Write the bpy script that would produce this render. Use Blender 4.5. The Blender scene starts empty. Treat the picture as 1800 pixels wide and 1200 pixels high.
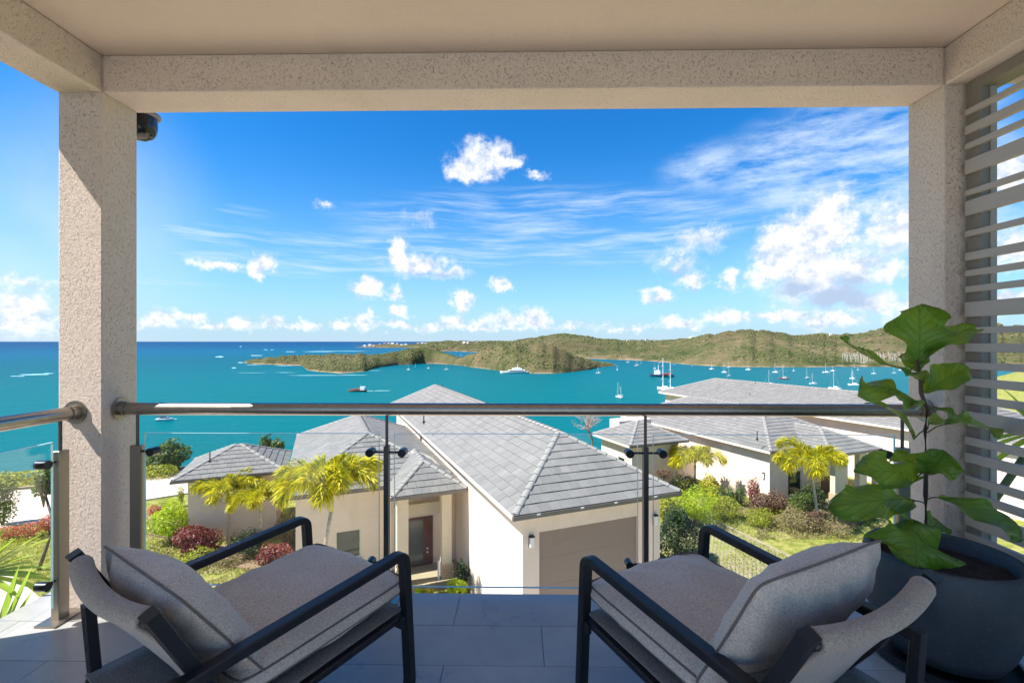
import bpy, math, random
import numpy as np
from mathutils import Vector, Matrix, noise as mnoise
random.seed(7); np.random.seed(7)
R = math.radians
S = bpy.context.scene
COL = S.collection
H = 1.48            # camera height over the balcony floor (floor z = 0)
YAW = R(0.95); F = 830.0

# ------------------------------------------------------------------ camera
cam_d = bpy.data.cameras.new('camera'); cam = bpy.data.objects.new('camera', cam_d); COL.objects.link(cam)
cam.location = (0, 0, H); cam.rotation_euler = (R(90), 0, YAW)
cam_d.sensor_width = 36; cam_d.lens = 36*F/1800.0; cam_d.clip_start = 0.05; cam_d.clip_end = 300000
S.camera = cam
S.view_settings.view_transform = 'Standard'; S.view_settings.look = 'None'
S.view_settings.gamma = 1; S.view_settings.use_curve_mapping = False
S.view_settings.exposure = 1.5
S.render.resolution_x = 1024; S.render.resolution_y = 682
S.cycles.max_bounces = 10; S.cycles.diffuse_bounces = 5; S.cycles.transparent_max_bounces = 16
S.cycles.glossy_bounces = 4; S.cycles.sample_clamp_indirect = 6

def ray(px, py):
    x = (px-900)/F; z = (600-py)/F
    return Vector((x*math.cos(YAW)-math.sin(YAW), x*math.sin(YAW)+math.cos(YAW), z))
def atz(px, py, z):                       # where the sight line meets the height z
    d = ray(px, py); t = (z-H)/d.z; return Vector((d.x*t, d.y*t, z))
def aty(px, py, y):                       # ... meets the facade-parallel plane y
    d = ray(px, py); t = y/d.y; return Vector((d.x*t, y, H+d.z*t))
def azel(px, py):
    d = ray(px, py).normalized(); return math.atan2(d.x, d.y), math.asin(d.z)

# ------------------------------------------------------------------ sun
SUN = Vector((-1, -0.35, 1.4)).normalized()          # towards the sun
sd = bpy.data.lights.new('sun', 'SUN'); sd.energy = 4.1; sd.angle = R(0.55); sd.color = (1, .955, .88)
so = bpy.data.objects.new('sun', sd); COL.objects.link(so)
so.rotation_euler = SUN.to_track_quat('Z', 'Y').to_euler()

# ------------------------------------------------------------------ node helpers
class NT:
    def __init__(s, tree): s.t = tree; s.n = tree.nodes; s.l = tree.links
    def new(s, typ, **kw):
        n = s.n.new(typ)
        for k, v in kw.items(): setattr(n, k, v)
        return n
    def put(s, sock, v):
        if isinstance(v, bpy.types.NodeSocket): s.l.new(v, sock)
        elif v is not None: sock.default_value = v
    def math(s, op, a, b=None, c=None, clamp=False):
        n = s.new('ShaderNodeMath', operation=op, use_clamp=clamp); s.put(n.inputs[0], a)
        if b is not None: s.put(n.inputs[1], b)
        if c is not None: s.put(n.inputs[2], c)
        return n.outputs[0]
    def vmath(s, op, a, b=None):
        n = s.new('ShaderNodeVectorMath', operation=op); s.put(n.inputs[0], a)
        if b is not None: s.put(n.inputs[1], b)
        return n.outputs['Value'] if op in ('LENGTH', 'DOT_PRODUCT', 'DISTANCE') else n.outputs[0]
    def mapr(s, v, a, b, c=0., d=1., smooth=False):
        n = s.new('ShaderNodeMapRange'); n.interpolation_type = 'SMOOTHSTEP' if smooth else 'LINEAR'
        s.put(n.inputs[0], v)
        for i, q in enumerate((a, b, c, d)): s.put(n.inputs[i+1], q)
        return n.outputs[0]
    def noise(s, vec, scale, detail=3, rough=.55, dist=0, out='Fac', dim='3D'):
        n = s.new('ShaderNodeTexNoise'); n.noise_dimensions = dim; s.put(n.inputs['Vector'], vec)
        n.inputs['Scale'].default_value = scale; n.inputs['Detail'].default_value = detail
        n.inputs['Roughness'].default_value = rough; n.inputs['Distortion'].default_value = dist
        return n.outputs[out]
    def mix(s, f, a, b, mode='MIX'):
        n = s.new('ShaderNodeMix', data_type='RGBA', blend_type=mode)
        s.put(n.inputs[0], f)
        for i, v in ((6, a), (7, b)):
            if isinstance(v, (tuple, list)): v = tuple(v)[:3]+(1,)
            s.put(n.inputs[i], v)
        return n.outputs[2]
    def ramp(s, f, stops):
        n = s.new('ShaderNodeValToRGB'); s.put(n.inputs[0], f); e = n.color_ramp.elements
        while len(e) < len(stops): e.new(.5)
        for i, (p, c) in enumerate(stops):
            e[i].position = p; e[i].color = tuple(c)[:3]+(1,)
        return n.outputs[0]
    def comb(s, x, y, z):
        n = s.new('ShaderNodeCombineXYZ'); s.put(n.inputs[0], x); s.put(n.inputs[1], y); s.put(n.inputs[2], z); return n.outputs[0]
    def sep(s, v):
        n = s.new('ShaderNodeSeparateXYZ'); s.put(n.inputs[0], v); return n.outputs
    def scale(s, v, xyz): return s.vmath('MULTIPLY', v, xyz)

# ------------------------------------------------------------------ world: Nishita sky + clouds by direction
W = bpy.data.worlds.new('World'); S.world = W; W.use_nodes = True
def build_world():
    T = NT(W.node_tree); T.n.clear()
    out = T.new('ShaderNodeOutputWorld'); bg = T.new('ShaderNodeBackground')
    sky = T.new('ShaderNodeTexSky'); sky.sky_type = 'NISHITA'; sky.sun_disc = False
    sky.sun_elevation = math.asin(SUN.z); sky.sun_rotation = math.atan2(SUN.x, SUN.y)
    sky.altitude = 50; sky.air_density = 1.0; sky.dust_density = 0.25; sky.ozone_density = 3.0
    tc = T.new('ShaderNodeTexCoord')
    X, Y, Z = T.sep(tc.outputs['Generated'])[:3]
    az = T.math('ARCTAN2', X, Y); el = T.math('ARCSINE', Z)
    V = T.comb(az, el, 0.)
    hsv = T.new('ShaderNodeHueSaturation'); hsv.inputs['Saturation'].default_value = 1.30
    T.put(hsv.inputs['Color'], sky.outputs[0])
    skyc = T.mix(1., hsv.outputs[0], (0.018, 0.056, 0.072, 1), 'MULTIPLY')
    # low haze over the sea
    hz = T.math('POWER', T.mapr(el, 0.0, 0.44, 1., 0.), 2.5)
    skyc = T.mix(hz, skyc, (0.205, 0.275, 0.335, 1))
    # --- cumulus
    n1 = T.noise(V, 14, 5, .62, out='Color'); n2 = T.noise(V, 55, 5, .68, out='Color')
    d1 = T.vmath('MULTIPLY', T.vmath('SUBTRACT', n1, (.5, .5, .5)), (.085, .06, 0))
    d2 = T.vmath('MULTIPLY', T.vmath('SUBTRACT', n2, (.5, .5, .5)), (.035, .03, 0))
    VD = T.vmath('ADD', V, T.vmath('ADD', d1, d2))
    def blobs(lst, vec):
        acc = None
        for (cx, cy, rx, ry, k) in lst:
            a, e = azel(cx, cy); a1, _ = azel(cx+rx, cy); a0, _ = azel(cx-rx, cy); _, e1 = azel(cx, cy-ry); _, e0 = azel(cx, cy+ry)
            ra = max((a1-a0)/2, .004); re = max((e1-e0)/2, .003)
            q = T.vmath('LENGTH', T.vmath('MULTIPLY', T.vmath('SUBTRACT', vec, (a, e, 0)), (1/ra, 1/re, 0)))
            v = T.math('MULTIPLY_ADD', q, -k, k)
            acc = v if acc is None else T.math('MAXIMUM', acc, v)
        return acc
    C = [(850,280,62,42,1),(812,298,38,27,.95),(897,286,34,18,.85),(943,303,20,9,.55),
      (697,448,24,36,1),(737,462,66,26,1),(790,478,46,16,.6),(459,472,25,30,1),(392,466,52,13,.75),(347,465,26,10,.4),
      (643,505,30,25,1),(693,515,24,18,.85),(703,546,24,17,.9),(655,545,14,13,.7),(812,533,23,25,1),(878,500,27,18,.95),
      (735,385,34,18,.36),(570,355,22,10,.4),(290,560,40,18,.9),(345,562,32,12,.75),(430,565,36,18,.9),(475,570,32,12,.75),
      (250,566,40,14,.8),(380,571,60,9,.7),(520,574,60,7,.6),(700,572,60,10,.7),(760,570,40,12,.7),(850,575,160,8,.7),(1010,572,60,8,.5),(1110,574,60,9,.6),(545,570,28,10,.7),(600,568,32,13,.8),(640,562,24,16,.8),(800,565,40,17,.8),(850,566,34,14,.7),(893,561,36,18,.85),(940,560,36,23,.95),
      (30,545,120,62,.8),(50,492,120,18,.6),(1157,523,28,22,1),(1218,490,38,25,.8),(1190,455,55,32,.5),(1232,420,62,26,.5),
      (1283,490,20,24,.85),(1060,566,12,10,.5),(1450,400,85,72,1.1),(1395,425,82,55,1.1),(1365,455,60,48,1),(1484,368,46,42,1),
      (1420,480,110,66,1.1),(1505,470,75,48,1),(1570,400,70,70,.9),(1335,485,38,30,.8),(1470,520,90,32,1),(1570,480,48,26,.8),
      (1290,555,58,18,.9),(1200,570,52,13,.8),(1380,552,76,18,.9),(1455,562,100,20,.9),(1530,530,62,32,.9),(1610,552,80,38,.9),
      (1690,470,60,60,.8),(1770,300,90,60,.8),(1790,430,90,50,.9),(1760,530,90,30,.8)]
    m = blobs(C, VD)
    fine = T.noise(V, 34, 6, .66); big = T.noise(V, 11, 4, .6)
    dens = T.math('ADD', m, T.math('MULTIPLY', T.math('SUBTRACT', fine, .5), 1.05))
    mask = T.math('POWER', T.mapr(dens, -.14, .66, 0, 1, True), 1.35)
    # the same sort of cloud round the rest of the sky
    side = T.mapr(T.math('ABSOLUTE', az), .86, 1.02, 0, 1, True)
    gv = T.scale(V, (1, 2.2, 1))
    gen = T.mapr(T.math('ADD', T.noise(gv, 4.0, 6, .62), T.math('MULTIPLY', el, -.12)), .50, .60, 0, 1, True)
    gen = T.math('MULTIPLY', gen, T.mapr(el, 0.0, .06, 0, 1))
    mask = T.math('MAXIMUM', mask, T.math('MULTIPLY', gen, T.math('MULTIPLY', side, .9)))
    # grey-blue undersides
    D = [(1460,525,100,34,1.3),(1510,500,80,40,1.0),(1395,500,70,30,.9),(1215,508,34,13,1),(1190,470,50,24,.9),(1230,425,55,22,.6),
         (790,482,46,12,.8),(740,478,60,8,.7),(1160,535,22,8,.8),(850,318,60,12,.7),(640,522,22,7,.6),(815,550,20,8,.6),(1560,440,50,26,.7),
         (1440,572,110,8,.6),(1700,500,90,40,.9),(735,388,34,18,.9),(1450,455,60,18,.55)]
    dk = T.math('ADD', blobs(D, VD), T.math('MULTIPLY', T.math('SUBTRACT', big, .52), 1.4))
    dk = T.math('MAXIMUM', T.mapr(dk, 0.0, .8, 0, 1, True), T.mapr(fine, .55, .38, 0, .75))
    cloudc = T.mix(dk, (0.385, 0.39, 0.40, 1), (0.185, 0.235, 0.315, 1))
    # --- cirrus streaks
    def rot(vec, ang, sc):
        n = T.new('ShaderNodeMapping'); n.vector_type = 'POINT'; T.put(n.inputs['Vector'], vec)
        n.inputs['Rotation'].default_value = (0, 0, ang); n.inputs['Scale'].default_value = sc; return n.outputs[0]
    wob = T.vmath('ADD', V, T.vmath('MULTIPLY', T.vmath('SUBTRACT', T.noise(V, 3.0, 3, .5, out='Color'), (.5, .5, .5)), (.045, .045, 0)))
    st = T.noise(rot(wob, R(-9), (2.2, 26, 1)), 2.4, 7, .62)
    st2 = T.noise(rot(wob, R(-20), (3.5, 13, 1)), 2.6, 8, .66)
    ci1 = T.math('MULTIPLY', T.math('POWER', T.mapr(st, .40, .68, 0, 1), 1.4), T.math('MAXIMUM', T.mapr(blobs([(980,400,470,80,1.2),(700,440,420,34,1),(560,468,330,26,1),(370,415,170,26,1),(200,490,260,20,.9),(430,375,90,20,.5)], wob), 0, .5, 0, 1, True), T.math('MULTIPLY', side, .5)))
    ci2 = T.math('MULTIPLY', T.mapr(st2, .36, .62, 0, 1), T.mapr(blobs([(1450,290,270,130,1),(1620,330,220,220,1),(1250,300,120,60,.6)], wob), 0, .55, 0, 1, True))
    ci = T.math('MAXIMUM', T.math('MULTIPLY', ci1, .60), T.math('MULTIPLY', ci2, .70))
    veil = T.math('MULTIPLY', T.mapr(blobs([(150,400,330,330,1),(30,470,260,180,1),(1500,470,320,150,.8)], V), 0, 1, 0, .50, True), T.mapr(big, .2, .7, .6, 1))
    ci = T.math('MAXIMUM', ci, veil)
    c1 = T.mix(ci, skyc, (0.29, 0.345, 0.415, 1))
    c2 = T.mix(mask, c1, cloudc)
    c3 = T.vmath('MULTIPLY', c2, (10, 10, 10))
    T.put(bg.inputs['Color'], c3); bg.inputs['Strength'].default_value = 0.1
    T.l.new(bg.outputs[0], out.inputs[0])
    W.cycles.sampling_method = 'MANUAL'; W.cycles.sample_map_resolution = 512
build_world()

# ------------------------------------------------------------------ object helpers
def tag(o, label=None, cat=None, group=None, kind=None):
    if label: o['label'] = label
    if cat: o['category'] = cat
    if group: o['group'] = group
    if kind: o['kind'] = kind
    return o
def empty(name, loc=(0, 0, 0), rz=0, parent=None):
    o = bpy.data.objects.new(name, None); COL.objects.link(o); o.location = loc; o.rotation_euler = (0, 0, rz)
    o.empty_display_size = .1
    if parent: o.parent = parent
    return o
def link(name, me, parent=None):
    o = bpy.data.objects.new(name, me); COL.objects.link(o)
    if parent: o.parent = parent
    return o
def copy_tree(o, parent=None):
    c = o.copy(); COL.objects.link(c); c.parent = parent
    for ch in o.children: copy_tree(ch, c)
    return c

class MB:
    def __init__(s): s.v = []; s.f = []
    def poly(s, pts, faces):
        b = len(s.v); s.v += [tuple(p) for p in pts]; s.f += [tuple(b+i for i in f) for f in faces]; return s
    def box(s, x0, x1, y0, y1, z0, z1, M=None):
        p = [(x, y, z) for z in (z0, z1) for y in (y0, y1) for x in (x0, x1)]
        if M is not None: p = [M @ Vector(q) for q in p]
        return s.poly(p, [(0,2,3,1),(4,5,7,6),(0,1,5,4),(2,6,7,3),(0,4,6,2),(1,3,7,5)])
    def tube(s, pts, rad, seg=10, cap=True, closed=False, sq=None, up=(0, 0, 1)):
        """tube along pts; rad number or list; sq=(w,h) rectangular section"""
        P = [Vector(p) for p in pts]; n = len(P); rings = []
        upv = Vector(up)
        for i in range(n):
            if closed: d = P[(i+1) % n]-P[i-1]
            else: d = P[min(i+1, n-1)]-P[max(i-1, 0)]
            d.normalize()
            a = d.cross(upv)
            if a.length < 1e-3: a = d.cross(Vector((1, 0, 0)) if abs(d.x) < .9 else Vector((0, 1, 0)))
            a.normalize(); b = a.cross(d).normalized()
            r = rad[i] if isinstance(rad, (list, tuple)) else rad
            if sq:
                w, h = sq; c = min(w, h)*.09
                sec = [(w/2-c, h/2), (w/2, h/2-c), (w/2, -h/2+c), (w/2-c, -h/2), (-w/2+c, -h/2), (-w/2, -h/2+c), (-w/2, h/2-c), (-w/2+c, h/2)]
                rings.append([P[i]+a*x+b*y for x, y in sec])
            else:
                rings.append([P[i]+a*(math.cos(2*math.pi*k/seg)*r)+b*(math.sin(2*math.pi*k/seg)*r) for k in range(seg)])
        m = len(rings[0]); base = len(s.v)
        for r_ in rings: s.v += [tuple(q) for q in r_]
        for i in range(n if closed else n-1):
            j = (i+1) % n
            for k in range(m):
                k2 = (k+1) % m
                s.f.append((base+i*m+k, base+j*m+k, base+j*m+k2, base+i*m+k2))
        if cap and not closed:
            s.f.append(tuple(base+k for k in range(m))); s.f.append(tuple(base+(n-1)*m+k for k in reversed(range(m))))
        return s
    def lathe(s, prof, seg=32, c=(0, 0, 0), capb=True, capt=False):
        base = len(s.v); n = len(prof)
        for r, z in prof:
            for k in range(seg):
                a = 2*math.pi*k/seg; s.v.append((c[0]+r*math.cos(a), c[1]+r*math.sin(a), c[2]+z))
        for i in range(n-1):
            for k in range(seg):
                k2 = (k+1) % seg; s.f.append((base+i*seg+k, base+i*seg+k2, base+(i+1)*seg+k2, base+(i+1)*seg+k))
        if capb: s.f.append(tuple(base+k for k in reversed(range(seg))))
        if capt: s.f.append(tuple(base+(n-1)*seg+k for k in range(seg)))
        return s
    def mesh(s, name, mat, smooth=False, angle=None):
        me = bpy.data.meshes.new(name); me.from_pydata(s.v, [], s.f); me.update()
        if mat: me.materials.append(mat)
        if smooth:
            me.polygons.foreach_set('use_smooth', [True]*len(me.polygons))
            if angle: me.set_sharp_from_angle(angle=R(angle))
        return me
    def build(s, name, mat, parent=None, smooth=False, angle=None):
        return link(name, s.mesh(name, mat, smooth, angle), parent)
def bevel(o, w=.006, seg=2):
    m = o.modifiers.new('bevel', 'BEVEL'); m.width = w; m.segments = seg; m.limit_method = 'ANGLE'; m.angle_limit = R(40); return o
def npmesh(name, V, Fq, mat, smooth=False):
    """fast mesh from numpy, faces all with the same vertex count"""
    me = bpy.data.meshes.new(name); V = np.asarray(V, dtype=np.float32); Fq = np.asarray(Fq, dtype=np.int32)
    k = Fq.shape[1]
    me.vertices.add(len(V)); me.vertices.foreach_set('co', V.ravel())
    me.loops.add(Fq.size); me.loops.foreach_set('vertex_index', Fq.ravel())
    me.polygons.add(len(Fq)); me.polygons.foreach_set('loop_start', np.arange(0, Fq.size, k, dtype=np.int32))
    if smooth: me.polygons.foreach_set('use_smooth', np.ones(len(Fq), dtype=bool))
    me.update(calc_edges=True); me.validate()
    if mat: me.materials.append(mat)
    return me
def roundpath(pts, r, seg=5, closed=False):
    P = [Vector(p) for p in pts]; out = []; n = len(P)
    for i in range(n):
        if not closed and i in (0, n-1): out.append(P[i]); continue
        a = P[i-1]; b = P[i]; c = P[(i+1) % n]
        u = (a-b).normalized(); v = (c-b).normalized(); p0 = b+u*r; p1 = b+v*r
        for k in range(seg+1):
            t = k/seg; out.append((1-t)**2*p0+2*t*(1-t)*b+t*t*p1)
    return out

# ------------------------------------------------------------------ materials
MATS = {}
def mat(name, col=(.5, .5, .5), rough=.6, metal=0., spec=.5, fn=None):
    m = bpy.data.materials.new(name); m.use_nodes = True; T = NT(m.node_tree)
    b = m.node_tree.nodes['Principled BSDF']
    b.inputs['Base Color'].default_value = tuple(col)+(1,); b.inputs['Roughness'].default_value = rough
    b.inputs['Metallic'].default_value = metal; b.inputs['Specular IOR Level'].default_value = spec
    if fn: fn(T, b)
    MATS[name] = m; return m
def bump(T, b, h, strength=.5, dist=.01):
    n = T.new('ShaderNodeBump'); n.inputs['Strength'].default_value = strength; n.inputs['Distance'].default_value = dist
    T.put(n.inputs['Height'], h); T.l.new(n.outputs[0], b.inputs['Normal'])
def pos(T): return T.new('ShaderNodeNewGeometry').outputs['Position']
def objc(T): return T.new('ShaderNodeTexCoord').outputs['Object']
def island(T): return T.new('ShaderNodeNewGeometry').outputs['Random Per Island']

def f_stucco(c1, c2, bs=.7, pit=True):
    def fn(T, b):
        p = pos(T); big = T.noise(p, 1.3, 4); f = T.noise(p, 44, 4, .75); g = T.noise(p, 150, 3, .7)
        c = T.mix(T.mapr(big, .35, .65), c1, c2)
        c = T.mix(T.mapr(f, .25, .75, 0, .35), c, tuple(x*.78 for x in c1)); c = T.mix(T.mapr(T.noise(T.scale(p, (1, 1, .35)), 3.2, 5, .7), .52, .75, 0, .22), c, tuple(x*.62 for x in c1))
        if pit:
            pt = T.mapr(T.noise(T.scale(p, (1, 1, .8)), 120, 5, .7), .42, .34, 0, 1)
            c = T.mix(T.math('MULTIPLY', pt, .22), c, (.10, .08, .06))  # pits darkened in the colour, standing in for their relief shade
            h = T.math('SUBTRACT', T.math('ADD', T.math('MULTIPLY', f, .6), T.math('MULTIPLY', g, .5)), T.math('MULTIPLY', pt, 1.1))
        else: h = T.math('ADD', T.math('MULTIPLY', f, .5), T.math('MULTIPLY', g, .4))
        T.put(b.inputs['Base Color'], c); bump(T, b, h, bs, .012)
    return fn
def f_conc(c1, c2, s=1.2):
    def fn(T, b):
        p = pos(T); n = T.noise(p, s, 6, .65); n2 = T.noise(p, 9, 4, .7)
        c = T.mix(T.mapr(n, .3, .7), c1, c2); c = T.mix(T.mapr(n2, .4, .7, 0, .25), c, tuple(x*.8 for x in c1))
        T.put(b.inputs['Base Color'], c); bump(T, b, n2, .3, .02)
    return fn
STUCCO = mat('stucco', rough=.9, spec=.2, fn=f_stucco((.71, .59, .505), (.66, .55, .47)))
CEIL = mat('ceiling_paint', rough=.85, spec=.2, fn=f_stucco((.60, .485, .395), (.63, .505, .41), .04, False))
WALLW = mat('house_render', rough=.9, spec=.2, fn=f_stucco((.78, .64, .52), (.74, .60, .49), .25, False))
WALLC = mat('house_cream', rough=.9, spec=.2, fn=f_stucco((.64, .56, .42), (.60, .52, .39), .25, False))
SOFF = mat('soffit_paint', (.42, .37, .31), .8)
FASC = mat('fascia_paint', (.60, .56, .50), .6)
GUT = mat('gutter_metal', (.16, .14, .125), .45, .3)
BLACK = mat('black_powder_coat', rough=.42, fn=lambda T, b: (T.put(b.inputs['Base Color'], (.012, .013, .017, 1)), bump(T, b, T.noise(objc(T), 900, 2), .12, .001)))
CLAMP = mat('clamp_metal', (.035, .04, .05), .3, .8)
def f_rail(T, b):
    p = objc(T); s_ = T.noise(T.scale(p, (3, 3, 3)), 8, 3); st = T.noise(T.scale(p, (300, 2, 300)), 1, 3)
    T.put(b.inputs['Base Color'], T.mix(s_, (.30, .265, .225), (.42, .38, .33))); T.put(b.inputs['Roughness'], T.mapr(st, .3, .7, .24, .38))
RAIL = mat('rail_metal', rough=.3, metal=1., fn=f_rail)
POST = mat('post_metal', (.33, .30, .26), .38, 1.)
PDARK = mat('post_dark', (.10, .095, .09), .4, .7)
def f_glass(T, b):
    out = [n for n in T.n if n.type == 'OUTPUT_MATERIAL'][0]
    tr = T.new('ShaderNodeBsdfTransparent'); tr.inputs[0].default_value = (.975, .99, .985, 1)
    gl = T.new('ShaderNodeBsdfGlossy'); gl.inputs['Roughness'].default_value = .0; gl.inputs[0].default_value = (1, 1, 1, 1)
    fr = T.new('ShaderNodeFresnel'); T.put(fr.inputs[0], T.mapr(T.new('ShaderNodeNewGeometry').outputs['Backfacing'], 0, 1, 1.38, 1/1.38))
    mx = T.new('ShaderNodeMixShader'); T.l.new(fr.outputs[0], mx.inputs[0]); T.l.new(tr.outputs[0], mx.inputs[1]); T.l.new(gl.outputs[0], mx.inputs[2])
    T.l.new(mx.outputs[0], out.inputs[0])
GLASS = mat('glass', fn=f_glass)
GEDGE = mat('glass_edge', (.45, .66, .66), .15, 0, .8)
def f_tile(T, b):
    p = pos(T); r = island(T)
    oi = T.new('ShaderNodeObjectInfo').outputs['Random']
    n = T.noise(p, 2.2, 5, .62); n2 = T.noise(p, 14, 4, .7)
    c = T.ramp(n, [(.3, (.33, .32, .31)), (.5, (.39, .38, .365)), (.7, (.46, .445, .425))])
    c = T.mix(T.mapr(n2, .3, .7, 0, .3), c, (.25, .245, .24))
    c = T.mix(T.math('MULTIPLY', oi, .25), c, (.17, .17, .175))
    T.put(b.inputs['Base Color'], c); T.put(b.inputs['Roughness'], T.mapr(n, .3, .7, .24, .42)); bump(T, b, n2, .08, .004)
FLOORT = mat('porcelain_tile', spec=.5, fn=f_tile)
GROUT = mat('grout', (.17, .17, .17), .9)
SLATM = mat('slat_paint', rough=.5, fn=lambda T, b: (T.put(b.inputs['Base Color'], T.mix(T.noise(T.scale(pos(T), (30, 2, 30)), 3, 4), (.37, .32, .275), (.43, .37, .32)))))
SLATP = mat('slat_post_paint', (.22, .19, .16), .6)
def f_fabric(c1, c2, sc=1.):
    def fn(T, b):
        p = objc(T); n = T.noise(p, 520*sc, 2, .6); big = T.noise(p, 5, 3)
        n = T.noise(T.scale(p, (1, .62, 1)), 300*sc, 1, .5); n5 = T.noise(T.scale(p, (.55, 1, 1)), 250*sc, 2, .6); n6 = T.noise(p, 110*sc, 2, .5)
        k = T.math('ADD', T.math('ADD', T.math('MULTIPLY', n, .40), T.math('MULTIPLY', n5, .40)), T.math('MULTIPLY', n6, .20))
        c = T.mix(T.mapr(k, .36, .64), c1, c2); c = T.mix(T.mapr(big, .3, .7, 0, .25), c, tuple(x*.8 for x in c1))
        T.put(b.inputs['Base Color'], c); bump(T, b, k, .55, .0022)
        b.inputs['Sheen Weight'].default_value = .25; b.inputs['Sheen Roughness'].default_value = .5
    return fn
FAB = mat('fabric_weave', rough=.92, spec=.15, fn=f_fabric((.38, .325, .27), (.78, .67, .56)))
PIPE = mat('piping_fabric', rough=.9, spec=.15, fn=f_fabric((.10, .082, .066), (.22, .185, .15)))
DECK = mat('deck_fabric', rough=.92, spec=.15, fn=f_fabric((.10, .088, .074), (.24, .21, .18)))
SLING = mat('sling_fabric', rough=.92, spec=.15, fn=f_fabric((.24, .20, .16), (.50, .43, .35)))
def f_pot(T, b):
    p = objc(T); n = T.noise(p, 60, 4, .7); n2 = T.noise(p, 4, 4)
    c = T.mix(T.mapr(n2, .35, .65), (.030, .040, .052), (.050, .062, .075)); c = T.mix(T.mapr(n, .55, .75, 0, .5), c, (.10, .12, .13))
    T.put(b.inputs['Base Color'], c); bump(T, b, n, .3, .004)
POT = mat('pot_clay', rough=.6, fn=f_pot)
SOIL = mat('soil', rough=.95, fn=lambda T, b: (T.put(b.inputs['Base Color'], T.mix(T.noise(objc(T), 70, 4), (.02, .012, .008), (.085, .045, .028))), bump(T, b, T.noise(objc(T), 90, 4), 1., .02)))
BARK = mat('bark', rough=.85, fn=lambda T, b: (T.put(b.inputs['Base Color'], T.mix(T.noise(T.scale(pos(T), (40, 40, 12)), 2, 4), (.09, .065, .045), (.22, .18, .14)))))
PTRUNK = mat('palm_trunk', rough=.8, fn=lambda T, b: (T.put(b.inputs['Base Color'], T.mix(T.mapr(T.noise(T.scale(pos(T), (2, 2, 18)), 1, 2), .4, .6), (.33, .28, .21), (.50, .44, .34)))))
PSHAFT = mat('palm_crownshaft', (.45, .42, .10), .5)
def leafmat(name, cols, trans=.35, rough=.5, hue=None):
    m = bpy.data.materials.new(name); m.use_nodes = True; T = NT(m.node_tree); b = T.n['Principled BSDF']
    out = [n for n in T.n if n.type == 'OUTPUT_MATERIAL'][0]
    r = island(T); n = T.noise(pos(T), 1.6, 3)
    f = T.math('ADD', T.math('MULTIPLY', r, .65), T.math('MULTIPLY', n, .35))
    k = len(cols); c = T.ramp(f, [(i/(k-1)*.75+.12, cc) for i, cc in enumerate(cols)])
    T.put(b.inputs['Base Color'], c); b.inputs['Roughness'].default_value = rough; b.inputs['Specular IOR Level'].default_value = .35
    tl = T.new('ShaderNodeBsdfTranslucent'); T.put(tl.inputs[0], T.mix(1., c, (1.5, 1.5, .8, 1), 'MULTIPLY'))
    mx = T.new('ShaderNodeMixShader'); mx.inputs[0].default_value = trans
    T.l.new(b.outputs[0], mx.inputs[1]); T.l.new(tl.outputs[0], mx.inputs[2]); T.l.new(mx.outputs[0], out.inputs[0]); return m
L_YPALM = leafmat('leaf_yellow_palm', [(.10, .16, .014), (.42, .38, .018), (.60, .51, .02), (.22, .29, .03)], .35)
L_LIME = leafmat('leaf_lime', [(.22, .32, .01), (.35, .45, .02), (.45, .50, .03)], .4)
L_YELG = leafmat('leaf_yellow_green', [(.12, .18, .02), (.27, .30, .03), (.46, .42, .05)], .35)
L_RED = leafmat('leaf_red', [(.05, .012, .012), (.16, .03, .03), (.26, .07, .06), (.12, .05, .03)], .2)
L_MAR = leafmat('leaf_maroon', [(.06, .025, .02), (.14, .06, .05), (.20, .13, .08), (.09, .08, .03)], .2)
L_GRN = leafmat('leaf_green', [(.03, .06, .012), (.06, .11, .02), (.11, .17, .03), (.16, .19, .05)], .3)
L_DRK = leafmat('leaf_dark_green', [(.018, .035, .012), (.04, .07, .02), (.07, .10, .03)], .25)
L_DRY = leafmat('leaf_dry', [(.14, .10, .05), (.26, .20, .10), (.20, .20, .07), (.34, .28, .15)], .25)
L_PINK = leafmat('leaf_pink', [(.45, .05, .08), (.55, .10, .12), (.35, .20, .06), (.60, .16, .18)], .3)
L_BLADE = leafmat('leaf_blade', [(.10, .19, .03), (.22, .33, .05), (.38, .46, .08)], .4)
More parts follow.
